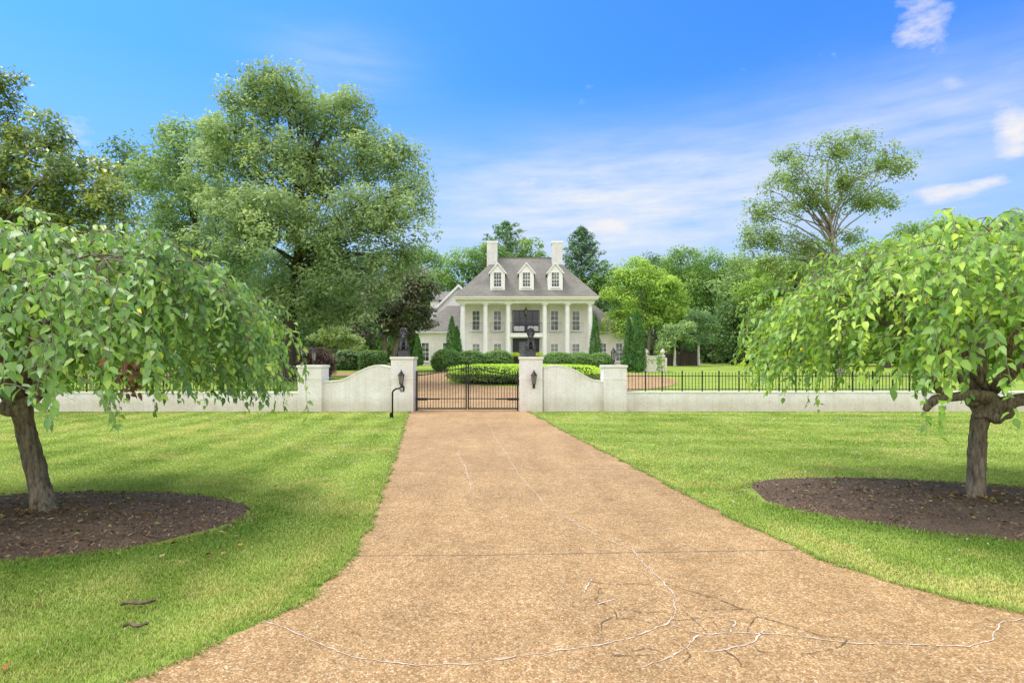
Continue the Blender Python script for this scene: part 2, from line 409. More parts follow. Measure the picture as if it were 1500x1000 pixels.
# mulch beds
BEDS = [(-5.5, 6.52, 2.42, 1.42, 0.0), (5.9, 7.15, 2.85, 1.52, -.30)]
def bed_uv(x, y, B):
    cx, cy, a, b, th = B; dx, dy = x-cx, y-cy
    return (dx*math.cos(th)+dy*math.sin(th))/a, (-dx*math.sin(th)+dy*math.cos(th))/b
def bed_xy(r, t, B):
    cx, cy, a, b, th = B; u, v = a*r*np.cos(t), b*r*np.sin(t)
    return cx+u*math.cos(th)-v*math.sin(th), cy+u*math.sin(th)+v*math.cos(th)
def bed(i, name='mulch_bed'):
    B = BEDS[i]; cx, cy = B[:2]; n = 80; R = 14; V = [(cx, cy, .1)]; Fs = []
    rs = random.Random(i+4)
    wob = [1+.05*math.sin(3*t*2*PI/n+i)+.025*math.sin(7*t*2*PI/n+2*i)+rs.uniform(-.008, .008) for t in range(n)]
    for k in range(1, R+1):
        f = k/R
        for j in range(n):
            t = 2*PI*j/n
            z = .02+.085*(1-f**3)+rs.uniform(-.008, .008)
            if k == R: z = -.02
            q = bed_xy(f*wob[j], t, B); V.append((float(q[0]), float(q[1]), z))
    bm = bmesh.new(); vs = [bm.verts.new(v) for v in V]
    for j in range(n): bm.faces.new((vs[0], vs[1+j], vs[1+(j+1) % n]))
    for k in range(R-1):
        for j in range(n): bm.faces.new((vs[1+k*n+j], vs[1+(k+1)*n+j], vs[1+(k+1)*n+(j+1) % n], vs[1+k*n+(j+1) % n]))
    me = bpy.data.meshes.new(name); bm.to_mesh(me); bm.free()
    for p in me.polygons: p.use_smooth = True
    o = link(name, me, M['mulch']); o['kind'] = 'structure'
    # loose chips
    rg = np.random.default_rng(i+30); m = 6500
    t = rg.uniform(0, 2*PI, m); r = np.sqrt(rg.uniform(0, 1, m))*1.03+np.abs(rg.normal(0, .03, m))*(rg.uniform(0, 1, m) < .25)
    X_, Y_ = bed_xy(r, t, B); P = np.stack([X_, Y_, .028+.085*(1-np.minimum(r, 1)**3)], 1)
    D = norm(np.stack([rg.normal(size=m), rg.normal(size=m), rg.normal(size=m)*.35], 1))
    Nn = norm(np.stack([rg.normal(size=m)*.6, rg.normal(size=m)*.6, np.ones(m)], 1))
    L = rg.uniform(.015, .06, m); W = L*rg.uniform(.2, .6, m)
    q = rg.uniform(0, 1, m)[:, None]
    col = np.array([.035, .024, .018])*(1-q)+np.array([.37, .245, .16])*q
    hot = rg.uniform(0, 1, m) < .05; col[hot] = [.30, .19, .12]
    V, Fc, cc = leaf_quads(P-D*L[:, None]/2, D, Nn, L, W, col)
    np_mesh('mulch_chips', V, Fc, M['litter'], None, cc)['kind'] = 'stuff'

def leaf_quads(P, D, Nn, L, W, col, mid=.5):
    D = norm(D); S = norm(np.cross(Nn, D)); L = np.asarray(L)[:, None]; W = np.asarray(W)[:, None]
    n = len(P); V = np.empty((n, 4, 3), np.float32)
    V[:, 0] = P; V[:, 1] = P+D*L*mid+S*W/2; V[:, 2] = P+D*L; V[:, 3] = P+D*L*mid-S*W/2
    return V.reshape(-1, 3), np.arange(n*4).reshape(-1, 4), np.repeat(col, 4, 0)
bed(0); bed(1)

# lawn blades
def in_poly(x, y, poly):
    c = np.zeros(len(x), bool); n = len(poly)
    for i in range(n):
        x0, y0 = poly[i]; x1, y1 = poly[(i+1) % n]
        if y0 == y1: continue
        k = ((y0 > y) != (y1 > y)) & (x < (x1-x0)*(y-y0)/(y1-y0)+x0); c ^= k
    return c
def in_bed(x, y, g=.985):
    k = np.zeros(len(x), bool)
    for B in BEDS: k |= np.hypot(*bed_uv(x, y, B)) < g
    return k
def dist_edge(x, y, line):
    d = np.full(len(x), 9.0)
    for (x0, y0), (x1, y1) in zip(line, line[1:]):
        dx, dy = x1-x0, y1-y0; t = np.clip(((x-x0)*dx+(y-y0)*dy)/(dx*dx+dy*dy), 0, 1)
        d = np.minimum(d, np.hypot(x-x0-t*dx, y-y0-t*dy))
    return d
def blades():
    rg = np.random.default_rng(5); VV = []; FF = []; CC = []; k = 0
    for y0, y1, dens, wd, ht in ((2.7, 4.2, 11000, .0038, .034), (4.2, 6, 9500, .0045, .034), (6, 8.5, 5600, .006, .034), (8.5, 12, 3000, .0085, .034), (12, 15.5, 1700, .0115, .034), (15.5, 19.95, 1150, .0145, .034)):
        xm = .93*y1+1.0; n = int(dens*(y1-y0)*2*xm)
        x = rg.uniform(-xm, xm, n); y = rg.uniform(y0, y1, n)
        wx = x+(vnoise(x*7, y*7, 61)-.5)*.11+(vnoise(x*23, y*23, 62)-.5)*.05; keep = ~in_poly(wx, y, DRIVE) & ~in_bed(x+(vnoise(x*8, y*8, 63)-.5)*.16, y+(vnoise(x*8, y*8, 64)-.5)*.12); x = x[keep]; y = y[keep]
        th = vnoise(x*2.2, y*2.2, 3)*.5+vnoise(x*9, y*9, 4)*.5
        kp = rg.uniform(0, 1, len(x)) < .55+.75*th; x = x[kp]; y = y[kp]; n = len(x)
        de = np.minimum(dist_edge(x, y, LEFT), dist_edge(x, y, RIGHT))
        a = rg.uniform(0, 2*PI, n); ln = rg.uniform(.15, .95, n)
        bedge = np.full(n, 9.0)
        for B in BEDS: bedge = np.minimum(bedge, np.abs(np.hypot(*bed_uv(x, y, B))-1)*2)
        h = ht*rg.uniform(.5, 1.25, n)*(1+.9*np.exp(-de/.05)*vnoise(x*6, y*6, 51)+.6*np.exp(-bedge/.12))
        wdt = wd*rg.uniform(.6, 1.3, n)
        dx, dy = np.cos(a), np.sin(a); sx, sy = -dy, dx
        z0 = np.zeros(n)
        b0 = np.stack([x-sx*wdt/2, y-sy*wdt/2, z0], 1); b1 = np.stack([x+sx*wdt/2, y+sy*wdt/2, z0], 1)
        m0 = np.stack([x+dx*ln*h*.35-sx*wdt*.4, y+dy*ln*h*.35-sy*wdt*.4, h*.62], 1); m1 = m0+np.stack([sx*wdt*.8, sy*wdt*.8, z0], 1)
        tp = np.stack([x+dx*ln*h, y+dy*ln*h, h*(1-.25*ln)], 1)
        # colour: mowing bands, patches, dry spots
        n1 = vnoise(x*.9, y*.9, 1); n2 = vnoise(x*3.1, y*3.1, 2); n3 = vnoise(x*.35+7, y*.35, 9)
        stripe = np.where(x < -1, np.sin(x*2*PI/1.15+.25*y+.8*vnoise(x*.5, y*.3, 21)), np.sin((y+.06*x)*2*PI/1.5+.9*vnoise(x*.3, y*.5, 22)))
        t = np.clip(.5+np.where(x < -1, .27, .17)*stripe+.55*(n1-.5)+.5*(n2-.5)+.35*(n3-.5)+rg.normal(0, .18, n), 0, 1)[:, None]
        cd = np.array([.125, .21, .028]); cl = np.array([.32, .41, .10])
        col = cd*(1-t)+cl*t
        dry = np.clip((vnoise(x*1.3+3, y*1.3, 14)*.6+vnoise(x*5, y*5, 15)*.4-.53)*3.4, 0, 1)*.62
        # worn strips along the mouth of the drive
        band = np.exp(-((de-.32)/.17)**2)*np.clip((6.8-y)/1.5, 0, 1)*vnoise(x*1.7, y*1.7, 31)*1.0
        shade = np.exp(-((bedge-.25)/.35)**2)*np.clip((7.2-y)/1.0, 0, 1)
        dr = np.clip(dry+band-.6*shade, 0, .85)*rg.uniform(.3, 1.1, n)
        dr = np.clip(dr, 0, 1)[:, None]
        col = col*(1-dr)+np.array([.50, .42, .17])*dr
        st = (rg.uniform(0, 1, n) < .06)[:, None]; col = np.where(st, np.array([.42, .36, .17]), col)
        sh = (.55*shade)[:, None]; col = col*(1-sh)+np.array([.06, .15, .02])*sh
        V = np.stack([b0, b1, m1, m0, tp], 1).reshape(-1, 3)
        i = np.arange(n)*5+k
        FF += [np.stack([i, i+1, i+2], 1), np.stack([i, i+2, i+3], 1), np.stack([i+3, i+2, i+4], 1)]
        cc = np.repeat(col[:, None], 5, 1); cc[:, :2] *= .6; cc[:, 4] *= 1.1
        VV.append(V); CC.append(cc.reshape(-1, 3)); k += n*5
    # tufts and thatch hanging over the edges of the drive
    for line, sg in ((LEFT, 1), (RIGHT, -1)):
        for (x0, y0), (x1, y1) in zip(line, line[1:]):
            if min(y0, y1) < 2.2: continue
            L_ = math.hypot(x1-x0, y1-y0); n = int(L_*900); t = rg.uniform(0, 1, n)
            x = x0+(x1-x0)*t; y = y0+(y1-y0)*t
            nx, ny = (y1-y0)/L_, -(x1-x0)/L_
            if nx*sg < 0: nx, ny = -nx, -ny
            den = vnoise(x*3.1+y*2.7, y*4.3-x*1.9, 71)*.6+vnoise(x*11, y*11, 72)*.4
            off = (den-.5)*.13+rg.normal(0, .016, n); kp = rg.uniform(0, 1, n) < den*1.35-.2
            x = (x+nx*off)[kp]; y = (y+ny*off)[kp]; n = len(x)
            if n == 0: continue
            a = rg.uniform(0, 2*PI, n); h = rg.uniform(.02, .06, n); ln = rg.uniform(.4, 1.5, n); w_ = .0042*(1+np.maximum(0, y-4)*.22)
            dx = np.cos(a)+nx*.5; dy = np.sin(a)+ny*.5; sx, sy = -np.sin(a), np.cos(a); zz = np.full(n, .006)
            b0 = np.stack([x-sx*w_/2, y-sy*w_/2, zz], 1); b1 = np.stack([x+sx*w_/2, y+sy*w_/2, zz], 1)
            m0 = np.stack([x+dx*ln*h*.4-sx*w_*.4, y+dy*ln*h*.4-sy*w_*.4, h*.62], 1); m1 = m0+np.stack([sx*w_*.8, sy*w_*.8, 0*zz], 1)
            tp = np.stack([x+dx*ln*h, y+dy*ln*h, h*np.clip(1.1-.5*ln, .25, 1)], 1)
            q = rg.uniform(0, 1, n)[:, None]; col = np.array([.07, .14, .02])*(1-q)+np.array([.2, .28, .05])*q
            st = rg.uniform(0, 1, n) < .18; col[st] = np.array([.34, .27, .14])
            V = np.stack([b0, b1, m1, m0, tp], 1).reshape(-1, 3); i = np.arange(n)*5+k
            FF += [np.stack([i, i+1, i+2], 1), np.stack([i, i+2, i+3], 1), np.stack([i+3, i+2, i+4], 1)]
            VV.append(V); CC.append(np.repeat(col, 5, 0)); k += n*5
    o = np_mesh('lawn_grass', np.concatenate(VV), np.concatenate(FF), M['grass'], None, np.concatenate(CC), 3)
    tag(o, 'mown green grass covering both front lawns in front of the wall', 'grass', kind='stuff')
blades()

def litter():
    rg = np.random.default_rng(77)
    # white clover heads
    n = 2600; x = rg.uniform(-16, 16, n); y = rg.uniform(5, 19, n)
    kp = (vnoise(x*.45, y*.45, 41) > .52) & ~in_poly(x, y, DRIVE) & ~in_bed(x, y, 1.1) & (np.abs(x) < .95*y); x = x[kp]; y = y[kp]; n = len(x)
    V = []; Fs = []
    s = rg.uniform(.005, .009, n)*(1+y/22); h = rg.uniform(.045, .06, n)
    P = np.stack([x, y, h], 1)
    oc = np.array([(1, 0, 0), (-1, 0, 0), (0, 1, 0), (0, -1, 0), (0, 0, 1), (0, 0, -1)])
    V = (P[:, None]+oc[None]*s[:, None, None]).reshape(-1, 3)
    tri = np.array([(0, 2, 4), (2, 1, 4), (1, 3, 4), (3, 0, 4), (2, 0, 5), (1, 2, 5), (3, 1, 5), (0, 3, 5)])
    Fc = (np.arange(n)[:, None, None]*6+tri[None]).reshape(-1, 3)
    tag(np_mesh('clover_flowers', V, Fc, M['litter'], None, np.tile([.75, .73, .66], (n*6, 1)), 3), 'scattered small white clover heads in the front lawns', 'flowers', kind='stuff')
    # fallen leaves
    n = 420; side = rg.uniform(0, 1, n)
    bi = (side > .5).astype(int); B = np.array(BEDS)[bi]
    t = rg.uniform(0, 2*PI, n); r = np.abs(rg.normal(0, .85, n))
    x = B[:, 0]+B[:, 2]*r*np.cos(t)*np.cos(B[:, 4])-B[:, 3]*r*np.sin(t)*np.sin(B[:, 4]); y = B[:, 1]+B[:, 2]*r*np.cos(t)*np.sin(B[:, 4])+B[:, 3]*r*np.sin(t)*np.cos(B[:, 4])
    kp = (y > 2.9) & ~in_poly(x, y, DRIVE); x = x[kp]; y = y[kp]; n = len(x)
    far = 60; x = np.r_[x, rg.uniform(-9, -2.6, far)]; y = np.r_[y, rg.uniform(3.2, 8, far)]
    fx = rg.uniform(-16, -9, 60); fy = rg.uniform(12, 18.5, 60); x = np.r_[x, fx]; y = np.r_[y, fy]
    kp = ~in_poly(x, y, DRIVE); x = x[kp]; y = y[kp]; n = len(x)
    ib = in_bed(x, y, 1.0); z = np.where(ib, .115, .05)
    for B in BEDS:
        rr = np.hypot(*bed_uv(x, y, B)); k = rr < 1; z[k] = .04+.085*(1-rr[k]**3)
    a = rg.uniform(0, 2*PI, n); D = np.stack([np.cos(a), np.sin(a), rg.normal(0, .15, n)], 1)
    Nn = norm(np.stack([rg.normal(0, .3, n), rg.normal(0, .3, n), np.ones(n)], 1))
    pal = np.array([(.52, .34, .06), (.48, .22, .06), (.30, .12, .05), (.22, .12, .06), (.5, .4, .2), (.42, .26, .13), (.3, .33, .1)])
    col = pal[rg.integers(0, len(pal), n)]*rg.uniform(.6, 1.1, n)[:, None]
    L = rg.uniform(.045, .095, n); V, Fc, cc = leaf_quads(np.stack([x, y, z], 1), D, Nn, L, L*rg.uniform(.45, .7, n), col, .42)
    V = V.reshape(-1, 4, 3); lift = rg.uniform(.0, .022, n); V[:, 1, 2] += lift; V[:, 3, 2] += lift*.8
    tag(np_mesh('fallen_leaves', V.reshape(-1, 3), Fc, M['litter'], None, cc), 'dry yellow and brown leaves strewn on the mulch and grass', 'leaves', kind='stuff')
litter()

def bark_strip(px, py, ln, ang, label):
    x, y = gnd(px, py); mb = MB(); d = Vector((math.cos(ang), math.sin(ang), 0)); s = Vector((-d.y, d.x, 0)); V = []
    rs = random.Random(px); n = 9
    for i in range(n+1):
        t = i/n-.5; w = (.015*(1-abs(t)**2*2.5)+.004)*rs.uniform(.6, 1.3)
        c = Vector((x, y, .05))+d*ln*t+s*.02*math.sin(i*.8)
        for k, zz in ((-1, .012), (-.3, -.004), (.3, -.002), (1, .016)): V.append(c+s*w*k+Vector((0, 0, zz+rs.uniform(-.004, .004))))
    F_ = [[i*4+j, i*4+j+1, (i+1)*4+j+1, (i+1)*4+j] for i in range(n) for j in range(3)]
    o = mb.add(V, F_, True).build('bark_strip', M['brown_bark'], None); tag(o, label, 'bark')
bark_strip(203, 893, .22, .35, 'curled strip of brown bark lying on the left lawn near the drive')
bark_strip(198, 927, .15, .2, 'smaller broken bark piece on the left lawn nearest the bottom edge')

# ------------------------------------------------------------------ foliage generators
def crown_leaves(clumps, per, size, cols, seed, aspect=.5, flat=.62, droop=.25, up=.6):
    """clumps: (m,4) centre+radius. returns V,F,col"""
    rg = np.random.default_rng(seed); m = len(clumps)
    cnt = np.maximum(6, (per*rg.uniform(.6, 1.4, m)*(clumps[:, 3]/clumps[:, 3].mean())**2).astype(int))
    idx = np.repeat(np.arange(m), cnt); n = len(idx)
    d = norm(rg.normal(size=(n, 3))); rad = rg.uniform(.25, 1, n)**.55
    # every clump is a tilted, lumpy tuft
    sc = np.stack([rg.uniform(.75, 1.35, m), rg.uniform(.75, 1.35, m), np.full(m, flat)*rg.uniform(.7, 1.3, m)], 1)
    off = d*rad[:, None]*clumps[idx, 3][:, None]*sc[idx]
    off[:, 2] -= droop*(off[:, 0]**2+off[:, 1]**2)/np.maximum(clumps[idx, 3], .05)
    P = clumps[idx, :3]+off
    Nn = norm(d*.7+np.array([0, 0, up])+rg.normal(size=(n, 3))*.55)
    D = norm(d*np.array([1, 1, .4])+np.array([0, 0, -.25])+rg.normal(size=(n, 3))*.6)
    D = norm(D-Nn*np.sum(D*Nn, 1)[:, None])
    L = size*rg.uniform(.6, 1.35, n)
    ck = rg.uniform(0, 1, m)
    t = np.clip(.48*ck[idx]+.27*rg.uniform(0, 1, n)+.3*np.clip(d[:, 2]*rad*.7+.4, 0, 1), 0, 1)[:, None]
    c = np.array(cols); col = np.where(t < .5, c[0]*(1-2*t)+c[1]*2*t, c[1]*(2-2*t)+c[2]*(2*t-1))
    return leaf_quads(P-D*L[:, None]/2, D, Nn, L, L*aspect, col)

def fork(mb, a, b, r0, r1, rs, sag=.12, n=7, sides=6):
    a = Vector(a); b = Vector(b); L = (b-a).length
    mid = a.lerp(b, .5)+Vector((rs.uniform(-.1, .1), rs.uniform(-.1, .1), rs.uniform(.0, .18)+sag*.3))*L
    pts = []; rad = []
    for i in range(n+1):
        t = i/n; p = a*(1-t)**2+mid*2*t*(1-t)+b*t*t
        if 0 < i < n: p += Vector((rs.uniform(-1, 1), rs.uniform(-1, 1), rs.uniform(-1, 1)))*L*.018
        pts.append(p); rad.append(r0*(1-t)+r1*t)
    mb.tube(pts, rad, sides); return pts

def lobe_tree(name, label, lobes, Y, trunk_px, cols, seed, cat='tree', clump=1.0, per=90, leaf=.22, fill=1.0, depth=.85, limb=.4,
              bark='bark', trunk_r=.35, fork_h=.4, mat='leaf', group=None, aspect=.5, base_z=None, trunks=1, flat=.62, shell=.55, droop=.2, lean=0, top_px=None):
    """lobes: (px,py,rx,ry[,dY]) seen from the road at distance Y"""
    rg = np.random.default_rng(seed); rs = random.Random(seed)
    bx = (trunk_px-750)/F*Y; bz = zt(Y) if base_z is None else base_z
    root = thing(name, label, cat, (bx, Y, bz), group)
    L = []
    for l in lobes:
        c = at(l[0], l[1], Y); k = Y/F; rx, rz = l[2]*k, l[3]*k
        ry = min(rx, rz*1.4)*depth if len(l) < 6 else l[5]
        L.append((np.array([c.x, c.y+(l[4] if len(l) > 4 else 0), c.z]), np.array([rx, ry, rz])))
    cl = []
    for c, r in L:
        area = 4*PI*((r[0]*r[1])**1.6+(r[0]*r[2])**1.6+(r[1]*r[2])**1.6)**(1/1.6)/3**(1/1.6)
        n = max(4, int(fill*area/(PI*clump**2)*1.15))
        d = norm(rg.normal(size=(n, 3))); d[:, 2] = np.where(d[:, 2] < -.55, -d[:, 2], d[:, 2])
        q = rg.uniform(shell, 1.02, n)[:, None]
        p = c+d*q*r
        cl.append(np.concatenate([p, (clump*rg.uniform(.6, 1.35, n))[:, None]], 1))
    cl = np.concatenate(cl); cl = cl[cl[:, 2] > bz+.3]
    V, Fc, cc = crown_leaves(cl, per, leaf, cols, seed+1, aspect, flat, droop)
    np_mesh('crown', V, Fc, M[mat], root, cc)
    # trunk and limbs
    top = cl[:, 2].max(); cen = cl[:, :3].mean(0)
    mb = MB()
    for t in range(trunks):
        ox = (t-(trunks-1)/2)*trunk_r*2.6
        ft = Vector((bx+ox*1.6+(cen[0]-bx)*.35+lean, Y, bz+(top-bz)*fork_h))
        tt = Vector((cen[0]*.7+bx*.3+ox*2, Y+rs.uniform(-.3, .3), bz+(top-bz)*.86))
        b0 = Vector((bx+ox, Y, bz-.15))
        pts = [b0, b0+Vector((0, 0, .35))]+[b0.lerp(ft, q)+Vector((rs.uniform(-1, 1), rs.uniform(-1, 1), 0))*trunk_r*.25 for q in (.25, .5, .75)]+[ft]
        main = [b0.lerp(ft, q) for q in (.6, .8, 1)]+[ft.lerp(tt, q)+Vector((rs.uniform(-1, 1), rs.uniform(-1, 1), 0))*trunk_r*.8 for q in (.25, .5, .75)]+[tt]
        mb.tube(pts+main[3:], [trunk_r*1.5, trunk_r*1.08, trunk_r, trunk_r*.93, trunk_r*.86, trunk_r*.78, trunk_r*.6, trunk_r*.42, trunk_r*.25, trunk_r*.08], 10, bark=.05, seed=seed)
        idx = rg.permutation(len(cl))[:int(len(cl)*limb/trunks)]
        hubs = []
        for i, j in enumerate(idx):
            p = Vector(cl[j, :3])
            f = max(0.0, min(1.0, (p.z-ft.z)/(tt.z-ft.z+1e-3)))*.75*rs.uniform(.5, 1)
            k = f*(len(main)-3); a = main[2+int(k)].lerp(main[min(2+int(k)+1, len(main)-1)], k-int(k))
            rr = trunk_r*(.42-.25*f)
            if hubs and rs.random() < .85:
                h = min(hubs, key=lambda q: (q[0]-p).length); a = h[0]; rr = h[1]*.6
            pts2 = fork(mb, a, p, max(rr, .03), .015, rs, sides=5)
            m = len(pts2)
            hubs += [(pts2[m//2], max(rr*.6, .03)), (pts2[m*3//4], max(rr*.4, .02))]
    mb.build('trunk', M[bark], root, fix=False)
    return root

def shrub(name, label, c, r, cols, seed, n=2500, leaf=.1, ex=1.0, lump=.12, mat='leaf', cat='shrub', group=None, core=True, top=None, aspect=.55, pfreq=2.2):
    """c base centre (x,y), r (rx,ry,height); dense clipped or mounded shrub"""
    rg = np.random.default_rng(seed); z0 = zt(c[1])
    root = thing(name, label, cat, (c[0], c[1], z0), group)
    def surf(d):
        q = 1/np.power(np.sum(np.abs(d)**(2*ex), 1), 1/(2*ex))
        k = 1+lump*(vnoise(d[:, 0]*pfreq+5*d[:, 2]+seed, d[:, 1]*pfreq+3*d[:, 2], seed)-.5)*2+lump*.7*(vnoise(d[:, 0]*pfreq*3+9*d[:, 2], d[:, 1]*pfreq*3+7*d[:, 2]+seed, seed+3)-.5)*2
        return q*k
    d = norm(rg.normal(size=(n, 3))); d[:, 2] = np.where(d[:, 2] < -.75, -d[:, 2], d[:, 2])
    # even spread over a flattened body
    s = surf(d)*rg.uniform(.86, 1.05, n)
    R = np.array([r[0], r[1], r[2]*.55]); cen = np.array([c[0], c[1], z0+r[2]*.47])
    P = cen+d*s[:, None]*R
    nv = norm(d/R); Nn = norm(nv+rg.normal(size=(n, 3))*.55+np.array([0, 0, .3])); D = norm(rg.normal(size=(n, 3))+np.array([0, 0, .4])); D = norm(D-Nn*np.sum(D*Nn, 1)[:, None])
    L = leaf*rg.uniform(.6, 1.3, n)
    lum = vnoise(d[:, 0]*4+seed, d[:, 2]*4+d[:, 1]*3, seed+8)
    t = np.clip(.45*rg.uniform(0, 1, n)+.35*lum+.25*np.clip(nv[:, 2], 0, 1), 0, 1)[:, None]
    cc = np.array(cols); col = np.where(t < .5, cc[0]*(1-2*t)+cc[1]*2*t, cc[1]*(2-2*t)+cc[2]*(2*t-1))
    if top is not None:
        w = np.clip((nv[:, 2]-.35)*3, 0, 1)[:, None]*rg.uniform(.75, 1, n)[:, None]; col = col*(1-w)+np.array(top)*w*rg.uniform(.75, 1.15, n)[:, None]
    kp = P[:, 2] > z0+.02
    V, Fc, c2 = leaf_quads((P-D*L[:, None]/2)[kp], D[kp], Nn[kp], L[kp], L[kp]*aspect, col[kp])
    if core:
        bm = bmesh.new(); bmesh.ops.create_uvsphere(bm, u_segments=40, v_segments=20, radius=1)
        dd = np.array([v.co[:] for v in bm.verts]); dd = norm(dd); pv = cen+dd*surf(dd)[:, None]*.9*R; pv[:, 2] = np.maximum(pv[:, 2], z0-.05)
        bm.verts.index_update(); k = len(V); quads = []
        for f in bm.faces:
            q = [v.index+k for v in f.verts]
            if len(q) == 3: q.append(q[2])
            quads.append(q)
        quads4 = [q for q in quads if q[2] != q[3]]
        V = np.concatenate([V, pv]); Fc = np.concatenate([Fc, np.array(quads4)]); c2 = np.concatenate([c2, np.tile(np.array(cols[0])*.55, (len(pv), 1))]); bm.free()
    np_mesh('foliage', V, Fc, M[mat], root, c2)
    return root

def cone_tree(name, label, px, Y, top_py, r, cols, seed, n=5200, base_z=None, group=None, leaf=.2):
    rg = np.random.default_rng(seed); x = (px-750)/F*Y; z0 = zt(Y); H = at(px, top_py, Y).z-z0
    root = thing(name, label, 'conifer', (x, Y, z0), group)
    f = rg.uniform(0, 1, n)**1.35; a = rg.uniform(0, 2*PI, n)
    prof = r*np.minimum(1, (1-f)**.62*1.12)*np.minimum(1, .78+f*3)
    prof *= 1+.22*(vnoise(a*2.2+seed, f*16, seed)-.5)+.3*(vnoise(a*4, f*34, seed+5)-.5)
    q = rg.uniform(.72, 1.03, n)
    P = np.stack([x+prof*q*np.cos(a), Y+prof*q*np.sin(a), z0+.05+f*H*.97], 1)
    o = np.stack([np.cos(a), np.sin(a), np.zeros(n)], 1)
    D = norm(o*.35+np.array([0, 0, 1])+rg.normal(size=(n, 3))*.22); Nn = norm(o+rg.normal(size=(n, 3))*.45); D = norm(D-Nn*np.sum(D*Nn, 1)[:, None])
    L = leaf*rg.uniform(.6, 1.3, n)*(1-.3*f); t = np.clip(.5*rg.uniform(0, 1, n)+.6*vnoise(a*3, f*22, seed+2)-.05, 0, 1)[:, None]
    c = np.array(cols); col = np.where(t < .5, c[0]*(1-2*t)+c[1]*2*t, c[1]*(2-2*t)+c[2]*(2*t-1))
    V, Fc, cc = leaf_quads(P, D, Nn, L, L*.42, col)
    np_mesh('foliage', V, Fc, M['needle'], root, cc)
    MB().tube([(x, Y, z0-.1), (x, Y, z0+H*.5), (x, Y, z0+H*.95)], [.1, .07, .01], 7).build('trunk', M['bark_dark'], root)
    return root

def pine(name, label, px, Y, top_py, base_frac, r, cols, seed, tiers=26, bare=.12):
    rg = np.random.default_rng(seed); rs = random.Random(seed); x = (px-750)/F*Y; z0 = zt(Y); H = at(px, top_py, Y).z-z0
    root = thing(name, label, 'conifer', (x, Y, z0), None)
    mb = MB(); mb.tube([(x, Y, z0-.1), (x, Y, z0+H*.5), (x, Y, z0+H*.99)], [.35, .22, .02], 8)
    cl = []
    for k in range(tiers):
        f = k/(tiers-1); z = z0+H*(bare+(1-bare)*f)*.99
        R = r*(1-f)**base_frac*rs.uniform(.75, 1.12)+.3
        nb = 5 if f < .85 else 4
        a0 = rs.uniform(0, 6.28)
        for j in range(nb):
            a = a0+2*PI*j/nb+rs.uniform(-.3, .3); rr = R*rs.uniform(.65, 1.1); rise = .32*rr*(.4+f)
            tip = Vector((x+rr*math.cos(a), Y+rr*math.sin(a), z+rise))
            fork(mb, (x, Y, z), tip, .05*(1-f)+.015, .01, rs, n=3, sides=4)
            for q in (.35, .55, .72, .88, 1.0):
                cl.append((x+rr*q*math.cos(a)+rs.uniform(-.2, .2), Y+rr*q*math.sin(a)+rs.uniform(-.2, .2), z+rise*q*q+rs.uniform(-.1, .15), .4+.35*rr/r*(1.2-q*.5)))
    V, Fc, cc = crown_leaves(np.array(cl), 30, .55, cols, seed, .24, .6, .2)
    np_mesh('foliage', V, Fc, M['needle'], root, cc); mb.build('trunk', M['bark_dark'], root, fix=False)
    return root

# ------------------------------------------------------------------ the two weeping mulberries
def mul_leaves(P, D, Nn, L, col, rg):
    D = norm(D); S = norm(np.cross(Nn, D)); Nn = np.cross(D, S); n = len(P); L = L[:, None]; W = L*rg.uniform(.42, .64, n)[:, None]/2
    fold = rg.uniform(.05, .3, n)[:, None]*L; curl = rg.uniform(.02, .25, n)[:, None]*L
    V = np.empty((n, 8, 3), np.float32)
    V[:, 0] = P; V[:, 1] = P+D*L*.48; V[:, 2] = P+D*L-Nn*curl
    V[:, 3] = P+D*L*.12+S*W*.82+Nn*fold*.5; V[:, 4] = P+D*L*.5+S*W*.92+Nn*fold*.5-Nn*curl*.2
    V[:, 5] = P+D*L*.12-S*W*.82+Nn*fold*.5; V[:, 6] = P+D*L*.5-S*W*.92+Nn*fold*.5-Nn*curl*.2
    V[:, 7] = P+D*L*.82-Nn*curl*.6
    i = np.arange(n)[:, None]*8
    F4 = np.concatenate([i+np.array([[0, 1, 4, 3]]), i+np.array([[0, 5, 6, 1]]), i+np.array([[1, 7, 2, 4]]), i+np.array([[1, 6, 2, 7]])])
    cc = np.repeat(col[:, None], 8, 1); cc[:, 1] *= 1.1; cc[:, 7] *= 1.05
    return V.reshape(-1, 8, 3).reshape(-1, 3), F4, cc.reshape(-1, 3)

